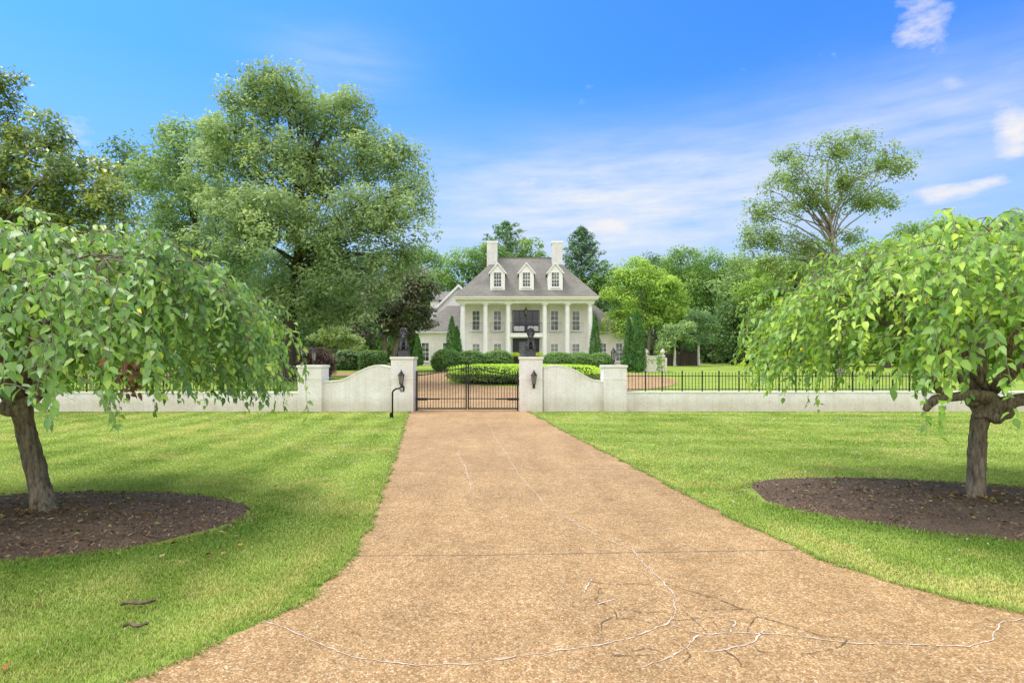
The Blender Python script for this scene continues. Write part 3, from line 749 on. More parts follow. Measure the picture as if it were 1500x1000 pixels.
def weeping(label, base, head, R, zt0, ka, kb, zlow, seed, cols, nshoot, limbs, trunk_builder, dead=None, sq=None):
    rg = np.random.default_rng(seed); rs = random.Random(seed)
    root = thing('weeping_mulberry', label, 'tree', (base[0], base[1], 0.06))
    hx, hy, hz = head
    def dome(r, a): return zt0-ka*r*r-kb*r**4+.14*math.sin(3*a+seed)+.09*math.sin(7*a+2*seed+r*2)
    mb = MB(); trunk_builder(mb, rs)
    anchors = []
    for k in range(limbs):
        a = 2*PI*(k+rs.uniform(-.25, .25))/limbs; r = R*rs.uniform(.45, .72)
        e = Vector((hx+r*math.cos(a), hy+r*math.sin(a), dome(r, a)-.55))
        p = fork(mb, (hx, hy, hz), e, .052, .02, rs, sag=.6, n=9, sides=7); anchors += p[3:]
        for j in range(3):
            a2 = a+rs.uniform(-.6, .6); r2 = R*rs.uniform(.3, .85); q = Vector((hx+r2*math.cos(a2), hy+r2*math.sin(a2), dome(r2, a2)-.32))
            p2 = fork(mb, p[rs.randint(3, 8)], q, .022, .009, rs, sag=.3, n=6, sides=5); anchors += p2[2:]
    mb.build('trunk', M['bark'], root, fix=False)
    LP = []; LD = []; LN = []; LC = []; LL = []; tw = MB()
    c = np.array(cols)
    groups = [(rs.uniform(0, 2*PI), R*rs.uniform(0.0, 1)**.45*rs.uniform(.82, 1.02), rs.uniform(-.34, .2), rs.random()) for _ in range(62)]
    for k in range(nshoot):
        ga, gr, gz, gb = groups[k % 62]
        if rs.random() < .3: a = rs.uniform(0, 2*PI); rr = R*rs.uniform(0.0, 1)**.55*.9
        else: a = ga+rs.gauss(0, .22)/max(gr, .5); rr = min(R*1.02, abs(gr+rs.gauss(0, .18)))
        low = rs.random()
        zz = dome(rr, a)-(.05+rs.uniform(0, .2) if low < .5 else rs.uniform(.1, 1.15)*min(1, rr/1.0))+gz
        start = Vector((hx+rr*math.cos(a), hy+rr*math.sin(a), zz))
        if start.z < zlow+.15: start.z = zlow+rs.uniform(.15, .5)
        az = a+rs.uniform(-.7, .7); el = rs.uniform(-.1, .7) if low < .55 else rs.uniform(-.4, .4)
        d = Vector((math.cos(az)*math.cos(el), math.sin(az)*math.cos(el), math.sin(el)))
        Ln = rs.uniform(.45, 1.25)
        if rs.random() < .2 and rr > R*.45: Ln += .5
        g = rs.uniform(2.2, 4.5); p = start.copy(); pts = [p.copy()]; ds = .042; s = 0
        zend = zlow+rs.uniform(-.05, .3) if rs.random() < .82 else zlow-rs.uniform(.1, .55)
        bright = .65*gb+.35*rs.random(); side = 1
        while s < Ln and p.z > zend:
            p = p+d*ds; s += ds; d = (d+Vector((rs.uniform(-.08, .08), rs.uniform(-.08, .08), -g*ds))).normalized(); pts.append(p.copy())
            if rs.random() < .12: continue
            side = -side
            out = Vector((p.x-hx, p.y-hy, 0)); out = out.normalized() if out.length > .1 else Vector((0, -1, 0))
            sd = d.cross(Vector((0, 0, 1))); sd = sd.normalized()*side if sd.length > .1 else Vector((-out.y, out.x, 0))*side
            LP.append(p[:]); f = s/Ln
            LD.append((sd*.55+Vector((0, 0, -.9))+out*.25+d*.35)[:]); LN.append((out*.75+Vector((0, 0, .75))+sd*.3)[:])
            LL.append(rs.uniform(.06, .128)*(1-.35*max(0, f-.6)))
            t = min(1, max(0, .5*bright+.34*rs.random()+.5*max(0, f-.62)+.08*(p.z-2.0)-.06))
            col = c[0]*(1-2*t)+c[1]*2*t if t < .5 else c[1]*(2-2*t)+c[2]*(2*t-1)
            u = rs.random()
            if u < .0012: col = np.array((.55, .40, .05))
            elif u < .002: col = np.array((.25, .1, .05))
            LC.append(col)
        if len(pts) > 3:
            st = min(anchors, key=lambda q: (q-start).length_squared)
            pre = [st, st.lerp(start, .5)+Vector((0, 0, .06))] if (st-start).length < .38 else []
            tw.tube((pre+pts)[::3]+[pts[-1]], [max(.0016, .0065*(1-i/(len(pre+pts)/3+1))) for i in range(len((pre+pts)[::3])+1)], 4)
    if dead:      # withered bunch
        for _ in range(46):
            q = Vector(dead)+Vector((rs.gauss(0, .04), rs.gauss(0, .04), rs.uniform(-.2, .13)))
            LP.append(q[:]); LD.append((rs.gauss(0, .5), rs.gauss(0, .5), -1)); LN.append((rs.gauss(0, 1), -1, rs.gauss(0, .6))); LL.append(rs.uniform(.06, .1)); LC.append(np.array((.085, .04, .024))*rs.uniform(.6, 1.4))
    P = np.array(LP); n = len(P)
    Nn = norm(np.array(LN)+rg.normal(size=(n, 3))*.62); D = norm(np.array(LD)+rg.normal(size=(n, 3))*.32); D = norm(D-Nn*np.sum(D*Nn, 1)[:, None])
    P = P+D*.02
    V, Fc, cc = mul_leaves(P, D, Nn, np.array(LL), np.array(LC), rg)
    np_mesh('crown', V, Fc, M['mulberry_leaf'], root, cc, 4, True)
    tw.build('twigs', M['bark_pale'], root, fix=False)
    return root

def trunk_left(mb, rs):
    b = Vector((-5.4, 6.63, -.02)); pts = []; rad = []
    for i in range(31):
        t = i/30; p = b+Vector((-.26*t-.05*math.sin(t*3.0), .05*math.sin(t*4), 1.36*t)); pts.append(p)
        rad.append(.100+.085*math.exp(-t*11)-.012*t+.03*max(0, t-.85)/.15)
    mb.tube(pts, rad, 32, bark=.1, seed=2, ridges=6)
    h = pts[-1]
    mb.blob(h+Vector((0, 0, -.02)), (.15, .14, .12), .3, 3, 3)
    for e, r0 in ((Vector((.5, -.1, .45)), .075), (Vector((-.45, .15, .42)), .085), (Vector((.1, .4, .5)), .06)):
        pp = [h+e*t+Vector((0, 0, -.12*math.sin(t*PI))) for t in (0, .3, .6, .85, 1)]
        mb.tube(pp, [r0, r0*.9, r0*.8, r0*.75, r0*.66], 12, bark=.06, seed=5)
def trunk_right(mb, rs):
    b = Vector((5.9, 7.3, -.02))
    for k, (off, r0) in enumerate((((-.025, -.02, 0), .093), ((.06, .02, 0), .072))):
        pts = []; rad = []
        for i in range(31):
            t = i/30; a = .4+t*1.9+k*PI
            p = b+Vector(off)+Vector((.16*t*t+.03*math.sin(t*5)-(.02*math.cos(a) if k else 0), (-.05 if k else .02)*math.sin(a), 1.22*t)); pts.append(p)
            rad.append(r0*(1+.22*math.exp(-t*10)-.1*t+.2*max(0, t-.8)/.2))
        mb.tube(pts, rad, 30, bark=.1, seed=4+k*3, ridges=5)
    h = b+Vector((.18, 0, 1.18))
    for c, r, s in (((-.03, -.05, .02), (.16, .15, .12), 1), ((.13, -.02, .06), (.16, .14, .13), 2), ((.02, -.09, .1), (.13, .1, .1), 3), ((-.1, .02, .16), (.15, .13, .11), 4), ((.24, .0, .06), (.08, .09, .1), 5)):
        mb.blob(h+Vector(c), r, .35, 3, s)
    def limb(pp, r): mb.tube(pp, r, 16, bark=.12, seed=len(pp), ridges=4)
    limb([h+Vector(q) for q in ((.05, -.05, .12), (-.12, -.1, .22), (-.35, -.14, .25), (-.6, -.18, .22), (-.82, -.2, .2), (-.92, -.21, .12), (-.96, -.22, .06))], [.09, .085, .07, .062, .06, .05, .035])
    limb([h+Vector(q) for q in ((-.7, -.18, .21), (-.84, -.2, .4), (-1.0, -.25, .65))], [.05, .045, .035])
    limb([h+Vector(q) for q in ((-.02, -.1, .1), (.25, -.14, .18), (.5, -.16, .22), (.85, -.2, .24), (1.2, -.2, .42))], [.085, .075, .07, .065, .05])
    limb([h+Vector(q) for q in ((0, 0, .1), (-.05, .1, .35), (.05, .2, .8), (.1, .3, 1.2))], [.1, .09, .07, .05])
    limb([h+Vector(q) for q in ((0, 0, .15), (-.25, .05, .4), (-.45, .1, .8), (-.8, .1, 1.2))], [.08, .07, .055, .04])
    mb.tube([h+Vector((-.1, -.02, -.02)), h+Vector((-.2, -.05, .02)), h+Vector((-.26, -.06, .05))], [.018, .01, .004], 6)
LC_ = [(.03, .072, .022), (.10, .175, .04), (.30, .36, .055)]
RC_ = [(.03, .078, .016), (.115, .195, .03), (.34, .39, .05)]
weeping('weeping mulberry tree on the left lawn with slender leaning trunk and darker leaves', (-5.4, 6.63), (-5.66, 6.63, 1.34), 2.7, 3.34, .05, .008, 1.38, 3, LC_, 1800, 9, trunk_left, dead=at(192, 545, 5.6))
weeping('weeping mulberry tree on the right lawn with thick knotted trunk and lime leaves', (5.9, 7.3), (6.1, 7.3, 1.4), 2.86, 3.36, .02, .0095, 1.56, 8, RC_, 1800, 9, trunk_right)

# ------------------------------------------------------------------ entrance wall, pillars and gate
WY = 20.0
def pillar(name, label, x0, x1, top, y0=WY-.08, belt=None, group=None, d=.8):
    r = thing(name, label, 'pillar', ((x0+x1)/2, y0+d/2, 0), group)
    MB().box(x0, x1, y0, y0+d, -.1, top-.09, .01).build('shaft', M['white_brick'], r)
    MB().box(x0-.035, x1+.035, y0-.035, y0+d+.035, top-.09, top, .015).build('cap', M['coping'], r)
    if belt: MB().box(x0-.014, x1+.014, y0-.014, y0+d+.014, belt-.035, belt, .006).build('belt_course', M['white_brick'], r)
    return r
pillar('gate_pillar', 'tall white brick gate pillar left of the gate, behind the keypad post', -4.22, -3.44, 1.92, belt=1.17)
pillar('gate_pillar', 'tall white brick gate pillar right of the gate under a black lion', .26, 1.07, 1.92, belt=1.17)
pillar('wall_pillar', 'short white brick pillar with lantern at the left end of the curved wall', -7.47, -6.63, 1.63, belt=1.17)
pillar('wall_pillar', 'short white brick pillar with lantern at the right end of the curved wall', 3.20, 4.0, 1.63, belt=1.17)
def curved_wall(label, prof):
    P = [((px-750)/F*20.1, CAM_H-(py-525)/F*20.1) for px, py in prof]
    Q = []
    for i in range(len(P)-1):        # Catmull-Rom
        p0 = P[max(i-1, 0)]; p1 = P[i]; p2 = P[i+1]; p3 = P[min(i+2, len(P)-1)]
        for k in range(6):
            t = k/6
            Q.append(tuple(.5*((2*p1[j])+(-p0[j]+p2[j])*t+(2*p0[j]-5*p1[j]+4*p2[j]-p3[j])*t*t+(-p0[j]+3*p1[j]-3*p2[j]+p3[j])*t**3) for j in (0, 1)))
    Q.append(P[-1])
    x0, x1 = Q[0][0], Q[-1][0]
    r = thing('curved_wall', label, 'wall', ((x0+x1)/2, 20.3, 0))
    MB().prism([(x0, -.1), (x1, -.1)]+[(a, b-.05) for a, b in Q[::-1]], 20.1, 20.5).build('wall', M['white_brick'], r)
    MB().prism([(a, b-.05) for a, b in Q]+[(a, b) for a, b in Q[::-1]], 20.075, 20.525).build('coping', M['coping'], r)
curved_wall('white brick wall sweeping up in an S curve left of the gate', [(471, 558), (497, 556), (512, 550.5), (526, 543), (541, 536.5), (556, 534), (573, 537.5)])
curved_wall('white brick wall sweeping down in an S curve right of the gate', [(796, 537.5), (812, 534.2), (828, 536), (844, 542), (858, 550), (870, 555.5), (886, 558)])
def low_wall(label, x0, x1, z):
    r = thing('low_wall', label, 'wall', ((x0+x1)/2, 20.3, 0))
    MB().box(x0, x1, 20.1, 20.45, -.1, z-.05).build('wall', M['white_brick'], r)
    MB().box(x0, x1, 20.07, 20.48, z-.05, z, .01).build('coping', M['coping'], r)
low_wall('long low white brick wall carrying iron railings right of the pillars', 4.0, 26, .70)
low_wall('long low white brick wall carrying iron railings behind the left mulberry', -26, -7.47, .68)
def iron_fence(label, x0, x1, zb, h, posts):
    r = thing('iron_fence', label, 'fence', ((x0+x1)/2, 20.28, zb)); y = 20.28
    MB().box(x0, x1, y-.012, y+.012, zb+h-.13, zb+h-.105).build('rail', M['iron'], r)
    MB().box(x0, x1, y-.012, y+.012, zb+.06, zb+.085).build('rail', M['iron'], r)
    n = min(100, int((x1-x0)/.118)); stp = (x1-x0)/n; first = None
    pst = set(round(i*n/posts) for i in range(posts+1)); fp = None
    for i in range(n+1):
        x = x0+i*stp
        if i in pst:
            if fp is None:
                m = MB(); m.box(x-.02, x+.02, y-.02, y+.02, zb-.01, zb+h+.02); m.lathe([(.03, 0), (.03, .02), (.012, .05), (.0, .06)], (x, y, zb+h+.02), 8)
                fp = m.build('post', M['iron'], r); fx = x
            else:
                o = fp.copy(); C.objects.link(o); o.parent = r; o.location.x += x-fx
            continue
        if first is None:
            m = MB(); m.box(x-.008, x+.008, y-.0085, y+.0085, zb+.03, zb+h-.02); m.lathe([(.014, 0), (.006, .03), (.0, .05)], (x, y, zb+h-.02), 6)
            first = m.build('picket', M['iron'], r); gx = x
        else:
            o = first.copy(); C.objects.link(o); o.parent = r; o.location.x += x-gx
iron_fence('black iron railings with pointed pickets on the low wall right of the drive', 4.02, 14.8, .70, .66, 16)
iron_fence('black iron railings on the low wall behind the left mulberry', -17.8, -7.5, .68, .66, 15)

def gate_leaf(label, x_h, x_c, side):
    r = thing('gate_leaf', label, 'gate', (x_h, 20.35, .04)); y = 20.35
    def top(x):
        t = (x-x_h)/(x_c-x_h); return 1.27+.24*(t*t*(3-2*t))
    s = 1 if x_c > x_h else -1
    MB().box(min(x_h, x_h+s*.055), max(x_h, x_h+s*.055), y-.03, y+.03, .02, 1.42).build('stile', M['iron'], r)
    MB().box(min(x_c, x_c-s*.05), max(x_c, x_c-s*.05), y-.025, y+.025, .05, 1.68).build('stile', M['iron'], r)
    a, b = sorted((x_h+s*.055, x_c-s*.05))
    MB().box(a, b, y-.02, y+.02, .06, .105).build('bottom_rail', M['iron'], r)
    MB().box(a, b, y-.016, y+.016, .42, .45).build('middle_rail', M['iron'], r)
    MB().tube([(a+(b-a)*i/14, y, top(a+(b-a)*i/14)) for i in range(15)], [.02]*15, 6).build('top_rail', M['iron'], r)
    n = 17
    for i in range(n):
        x = a+(b-a)*(i+.5)/n; zt_ = top(x)+.11
        m = MB(); m.box(x-.009, x+.009, y-.009, y+.009, .1, zt_); m.lathe([(.014, 0), (.007, .03), (.0, .055)], (x, y, zt_), 6); m.build('picket', M['iron'], r)
    m = MB(); xx = x_h-s*.02
    m.box(min(xx, xx+s*.42), max(xx, xx+s*.42), y+.05, y+.13, .37, .455, .012)
    m.box(min(xx+s*.42, xx+s*.85), max(xx+s*.42, xx+s*.85), y+.07, y+.11, .395, .43, .008)
    m.build('opener_arm', M['iron'], r)
gate_leaf('left leaf of the black iron driveway gate beside the keypad post', -3.41, -1.605, 1)
gate_leaf('right leaf of the black iron driveway gate beside the wall lantern', .23, -1.575, -1)

# ------------------------------------------------------------------ lions, lanterns, keypad
def skin_obj(name, verts, edges, radii, mat, parent, sub=2):
    me = bpy.data.meshes.new(name+'_cage'); me.from_pydata(verts, edges, [])
    o = bpy.data.objects.new(name+'_cage', me); C.objects.link(o)
    o.modifiers.new('skin', 'SKIN'); 
    sk = me.skin_vertices[0] if me.skin_vertices else None
    if sk is None:
        bm = bmesh.new(); bm.from_mesh(me); bm.verts.layers.skin.verify(); bm.to_mesh(me); bm.free(); sk = me.skin_vertices[0]
    for i, r in enumerate(radii): sk.data[i].radius = (r, r) if not isinstance(r, tuple) else r
    sk.data[0].use_root = True
    s = o.modifiers.new('sub', 'SUBSURF'); s.levels = sub; s.render_levels = sub
    dg = bpy.context.evaluated_depsgraph_get(); ev = o.evaluated_get(dg)
    nm = bpy.data.meshes.new_from_object(ev); nm.name = name
    bpy.data.objects.remove(o); bpy.data.meshes.remove(me)
    for p in nm.polygons: p.use_smooth = True
    nm.materials.clear()
    return link(name, nm, mat, parent)
def lion(label, x, y, z):
    r = thing('lion_statue', label, 'statue', (x, y, z))
    m = MB(); m.box(x-.19, x+.19, y-.24, y+.24, z, z+.05, .012); m.box(x-.17, x+.17, y-.215, y+.215, z+.05, z+.2, .008); m.box(x-.18, x+.18, y-.23, y+.23, z+.2, z+.235, .01)
    m.build('plinth', M['bronze'], r)
    h = .235
    V = [(0, .1, .14), (0, .08, .24), (0, .02, .32), (0, -.03, .385), (0, -.07, .455), (0, -.14, .455), (0, -.19, .43)]
    E = [(0, 1), (1, 2), (2, 3), (3, 4), (4, 5), (5, 6)]; R = [.115, .118, .125, .105, .088, .066, .044]
    def chain(start, pts, rr):
        k = start
        for p, q in zip(pts, rr):
            V.append(p); R.append(q); E.append((k, len(V)-1)); k = len(V)-1
    for s in (-1, 1):
        chain(2, [(s*.085, -.05, .29), (s*.092, -.1, .16), (s*.092, -.115, .04), (s*.092, -.165, .028)], [.066, .05, .042, .04])
        chain(0, [(s*.11, .06, .13), (s*.125, -.03, .14), (s*.13, .05, .045), (s*.13, -.05, .028)], [.085, .065, .036, .034])
        chain(4, [(s*.07, -.05, .535)], [.026])
    chain(0, [(.03, .2, .05), (.12, .2, .03), (.16, .12, .025), (.165, .04, .03)], [.028, .018, .016, .024])
    b = skin_obj('body', V, E, R, M['bronze'], r); b.location = (0, 0, h)
    m = MB()
    rs = random.Random(3)
    base = Vector((x, y, z+h))
    for k in range(70):      # locks of the mane: round the face, over the neck and down the chest
        a = rs.uniform(0, 2*PI); q = rs.random()
        c = base+Vector((.09*math.cos(a)*(1-.1*q), -.075+.09*q, .445+.1*math.sin(a)-.1*max(0, -math.sin(a))*q))
        d = Vector((math.cos(a)*.45, -.1+.4*q, -.6+.45*math.sin(a))).normalized()
        m.tube([c, c+d*.04+Vector((0, -.008, 0)), c+d*.1], [.032, .03, .005], 6)
    m.blob(base+Vector((0, 0, .43)), (.104, .085, .125), .2, 3, 2); m.blob(base+Vector((0, -.07, .32)), (.085, .05, .1), .2, 2, 5)
    m.build('mane', M['bronze'], b)
    m = MB(); m.blob((x, y-.232, z+h+.447), (.022, .014, .014), 0, 1, 1)
    for s in (-1, 1): m.blob((x+s*.038, y-.19, z+h+.487), (.012, .012, .009), 0, 1, 1)
    m.build('face_details', M['black_paint'], b)
    return r
lion('dark bronze lion seated on the left gate pillar', -3.83, 20.3, 1.92)
lion('dark bronze lion seated on the right gate pillar in front of the porch', .665, 20.3, 1.92)

def lantern(name, label, x, y, z, wall=True, sc=1.0, chain=0):
    r = thing(name, label, 'lantern', (x, y, z))
    H = .3*sc; w0 = .06*sc; w1 = .1*sc
    m = MB()
    for k in range(6):
        a = PI/6+k*PI/3
        m.bar((x+w0*math.cos(a), y+w0*math.sin(a), z), (x+w1*math.cos(a), y+w1*math.sin(a), z+H), .007*sc, 4)
    m.lathe([(w0*.7, -.03*sc), (w0*1.1, -.015*sc), (w0*1.15, 0)], (x, y, z), 6, False)
    m.build('cage', M['iron'], r)
    MB().lathe([(w0*.82, .002), (w1*.9, H-.004)], (x, y, z), 6, False).build('glass', M['lamp_glass'], r)
    m = MB(); m.lathe([(w1*1.3, H), (w1*1.2, H+.02*sc), (w1*.6, H+.09*sc), (w1*.55, H+.12*sc), (.012*sc, H+.15*sc), (.02*sc, H+.17*sc), (.004*sc, H+.21*sc)], (x, y, z), 6, False); m.build('roof', M['iron'], r)
    if wall:
        m = MB(); m.lathe([(.012*sc, -.16*sc), (.025*sc, -.1*sc), (.015*sc, -.07*sc), (.045*sc, -.03*sc)], (x, y, z), 8)
        m.tube([(x, y, z-.08*sc), (x, y+.06, z-.13*sc), (x, y+.125, z-.06*sc)], [.012*sc]*3, 6); m.box(x-.04*sc, x+.04*sc, y+.115, y+.135, z-.16*sc, z+.08*sc, .006)
        m.build('bracket', M['iron'], r)
    elif chain:
        m = MB(); m.bar((x, y, z+H+.2*sc), (x, y, z+H+.2*sc+chain), .012, 5); m.build('chain', M['iron'], r)
    else:
        m = MB(); m.lathe([(.085*sc, 0), (.08*sc, .025*sc), (.03*sc, .04*sc), (.022*sc, .1*sc), (.05*sc, .13*sc)], (x, y, z-.16*sc), 10); m.build('base', M['iron'], r)
    return r
lantern('wall_lantern', 'black coach lantern fixed to the right gate pillar', .76, WY-.22, .98)
lantern('wall_lantern', 'black coach lantern on the left gate pillar above the keypad', -3.83, WY-.22, .98)
lantern('pier_lantern', 'black lantern standing on the left short pillar', -7.02, 20.3, 1.79, False, .95)
lantern('pier_lantern', 'black lantern standing on the right short pillar', 3.6, 20.3, 1.79, False, .95)

def keypad():
    x, y = -3.74, 17.9; r = thing('keypad_post', 'black gooseneck keypad post standing in the grass before the gate', 'keypad', (x, y, 0))
    m = MB(); m.tube([(x, y, -.05), (x, y, .8), (x+.03, y, .86), (x+.12, y, .92), (x+.26, y, .93)], [.028]*5, 10); m.build('post', M['iron'], r)
    MB().box(x-.08, x-.03, y-.04, y+.04, -.02, .17, .01).build('base_box', M['iron'], r)
    m = MB(); m.box(x+.24, x+.38, y-.09, y+.03, .82, 1.02, .025); hh = m.build('keypad_head', M['iron'], r)
    m = MB()
    for i in range(3):
        for j in range(4): m.box(x+.272+i*.028, x+.29+i*.028, y-.096, y-.088, .85+j*.028, .868+j*.028, .002)
    m.build('keys', M['coping'], hh)
keypad()

# ------------------------------------------------------------------ the house
HX = 1.57; HZ = 39*.027
house = thing('house', 'white two storey brick house with columned porch and three dormers', 'house', (HX, 64.2, HZ))
def win(parent, xc, w, z0, z1, y, cols=2, rows=3, glass='glass', sill=True, name='window'):
    fr = MB(); t = .07
    fr.box(xc-w/2-t, xc-w/2, y-.07, y+.02, z0-t, z1+t); fr.box(xc+w/2, xc+w/2+t, y-.07, y+.02, z0-t, z1+t)
    fr.box(xc-w/2, xc+w/2, y-.068, y+.02, z1, z1+t); fr.box(xc-w/2, xc+w/2, y-.068, y+.02, z0-t, z0)
    for i in range(1, cols): xx = xc-w/2+w*i/cols; fr.box(xx-.016, xx+.016, y-.045, y+.01, z0, z1)
    for j in range(1, rows):
        zz = z0+(z1-z0)*j/rows; k = .03 if rows % 2 == 0 and j == rows//2 else .016
        fr.box(xc-w/2, xc+w/2, y-.05, y+.012, zz-k, zz+k)
    f = fr.build(name, M['white_trim'], parent)
    MB().box(xc-w/2, xc+w/2, y-.02, y+.015, z0, z1).build('pane', M[glass], f)
    if sill: MB().box(xc-w/2-.14, xc+w/2+.14, y-.14, y+.02, z0-t-.08, z0-t-.002).build('sill', M['white_trim'], f)
    return f
YB = 64.2; YC = 62.3
# walls
MB().box(HX-7.2, HX+7.2, YB, 73, HZ-.3, 8.2).build('wall', M['house_brick'], house)
MB().box(HX-7.35, HX+7.35, 61.75, YB-.003, HZ-.3, HZ+.22).build('porch_floor', M['coping'], house)
MB().box(HX-7.3, HX+7.3, 61.95, YB-.003, 7.88, 8.17).build('porch_ceiling', M['white_trim'], house)
m = MB(); m.box(HX-7.38, HX+7.38, 61.85, 62.7, 7.86, 8.2); m.box(HX-7.45, HX+7.45, 61.78, 62.75, 8.02, 8.075); m.build('entablature', M['white_trim'], house)
m = MB(); m.box(HX-7.72, HX+7.72, 61.45, 73.6, 8.2, 8.38); m.box(HX-7.8, HX+7.8, 61.37, 73.7, 8.38, 8.52); m.build('cornice', simple('cream_gutter', (.74, .70, .60), .5, var=.05), house)
# columns
col0 = None
for dx in (-6.93, -4.46, -1.98, 1.98, 4.46, 6.93):
    if col0 is None:
        bz = HZ+.22; x = HX+dx
        mb = MB(); prof = [(.29*(1-.16*(t/10)**1.8), bz+.22+(7.86-.3-bz-.22)*t/10) for t in range(11)]
        mb.lathe(prof, (x, YC, 0), 20); col0 = mb.build('column', M['white_trim'], house)
        mb = MB(); mb.box(x-.38, x+.38, YC-.38, YC+.38, bz, bz+.1); mb.lathe([(.37, .1), (.38, .15), (.33, .2), (.3, .23)], (x, YC, bz), 20); mb.build('base', M['white_trim'], col0)
        mb = MB(); mb.lathe([(.245, -.32), (.285, -.29), (.25, -.26), (.26, -.2), (.35, -.12)], (x, YC, 7.86), 20); mb.box(x-.37, x+.37, YC-.37, YC+.37, 7.74, 7.858); mb.build('capital', M['white_trim'], col0)
    else:
        c = copy_tree(col0, house); c.location = col0.location+Vector((dx+6.93, 0, 0))
# windows on the porch
for dx in (-5.6, -3.2, 3.2, 5.6):
    win(house, HX+dx, .78, 5.05, 7.18, YB, 2, 4)
    win(house, HX+dx, .78, 1.75, 3.5, YB, 2, 4, 'curtain')
    m = MB(); x0, x1 = HX+dx-.78, HX+dx+.78; y = YB-.36
    for zz in (4.78, 5.82): m.box(x0, x1, y-.01, y+.01, zz-.012, zz+.012); m.box(x0-.012, x0+.012, y, YB-.01, zz-.014, zz+.014); m.box(x1-.012, x1+.012, y, YB-.01, zz-.014, zz+.014)
    for i in range(9): xx = x0+(x1-x0)*i/8; m.box(xx-.007, xx+.007, y-.008, y+.008, 4.78, 5.82)
    for i in range(1, 5): xx = x0+(x1-x0)*i/5; m.box(xx-.012, xx+.012, y, YB-.012, 4.766, 4.792)
    m.build('balconet_rail', M['iron'], house)
# centre bay: balcony above, doors below
b = MB(); b.box(HX-1.75, HX+1.75, 61.98, YB-.004, 4.2, 4.62); b.box(HX-1.72, HX+1.72, 61.94, 61.98, 4.52, 4.58)
bal = b.build('balcony', M['white_trim'], house)
m = MB(); y = 62.1; m.box(HX-1.7, HX+1.7, y-.02, y+.02, 5.72, 5.77); m.box(HX-1.7, HX+1.7, y-.012, y+.012, 4.74, 4.77)
for i in range(31): xx = HX-1.7+3.4*i/30; m.box(xx-.01, xx+.01, y-.01, y+.01, 4.62, 5.72)
m.build('railing', M['iron'], bal)
def glazed(name, x0, x1, z0, z1, y, nx, nz, parent, panes='dark_glass'):
    m = MB(); t = .09
    m.box(x0-t, x0, y-.08, y+.02, z0, z1+t); m.box(x1, x1+t, y-.08, y+.02, z0, z1+t); m.box(x0, x1, y-.078, y+.02, z1, z1+t)
    for i in range(1, nx): xx = x0+(x1-x0)*i/nx; m.box(xx-.04, xx+.04, y-.06, y+.01, z0, z1)
    for j in range(1, nz): zz = z0+(z1-z0)*j/nz; m.box(x0, x1, y-.05, y+.008, zz-.018, zz+.018)
    m.box(x0, x1, y-.06, y+.01, z0, z0+.22)
    f = m.build(name, M['black_paint'], parent)
    for i in range(nx): MB().box(x0+(x1-x0)*i/nx+.04, x0+(x1-x0)*(i+1)/nx-.04, y-.025, y+.005, z0+.22, z1).build('pane', M[panes], f)
    return f
glazed('balcony_door', HX-1.42, HX+1.42, 4.66, 7.18, YB, 4, 3, house)
d = glazed('front_door', HX-.75, HX+.75, HZ+.24, 3.75, YB, 2, 4, house, 'glass')
MB().lathe([(.03, 0), (.035, .03), (.0, .05)], (HX+.08, YB-.09, HZ+1.3), 8).build('handle', M['bronze'], d)
m = MB(); m.box(HX-1.5, HX-.86, YB-.05, YB+.01, HZ+.23, 4.12); m.box(HX+.86, HX+1.5, YB-.05, YB+.01, HZ+.23, 4.12); m.box(HX-.86, HX+.86, YB-.052, YB+.01, 3.86, 4.12); m.build('door_surround', M['black_paint'], house)
# roof
def hip(mb, x0, x1, y0, y1, z0, xr0, xr1, yr, zr):
    v = [(x0, y0, z0), (x1, y0, z0), (x1, y1, z0), (x0, y1, z0), (xr0, yr, zr), (xr1, yr, zr)]
    return mb.add(v, [(0, 1, 5, 4), (1, 2, 5), (2, 3, 4, 5), (3, 0, 4), (3, 2, 1, 0)])
EZ = 8.522; EY = 61.4; RY = 66.55; RZ = 13.55
roof = hip(MB(), HX-7.82, HX+7.82, EY, 73.7, EZ, HX-3.35, HX+3.35, RY, RZ).build('roof', M['roof'], house)
sl = (RZ-EZ)/(RY-EY)
m = MB(); m.box(HX-3.3, HX+3.3, RY-.1, RY+.1, RZ-.06, RZ+.05); m.build('ridge_cap', M['roof'], roof)
for dx in (-3.85, 3.62):
    mb = MB(); x = HX+dx; mb.box(x-.6, x+.6, 65.6, 67.0, 9.5, 15.1); ch = mb.build('chimney', M['white_brick'], roof)
    mb2 = MB(); mb2.box(x-.66, x+.66, 65.54, 67.06, 15.1, 15.32)
    mb2.v and ch.data
    o = mb2.build('chimney_cap', M['white_trim'], roof)
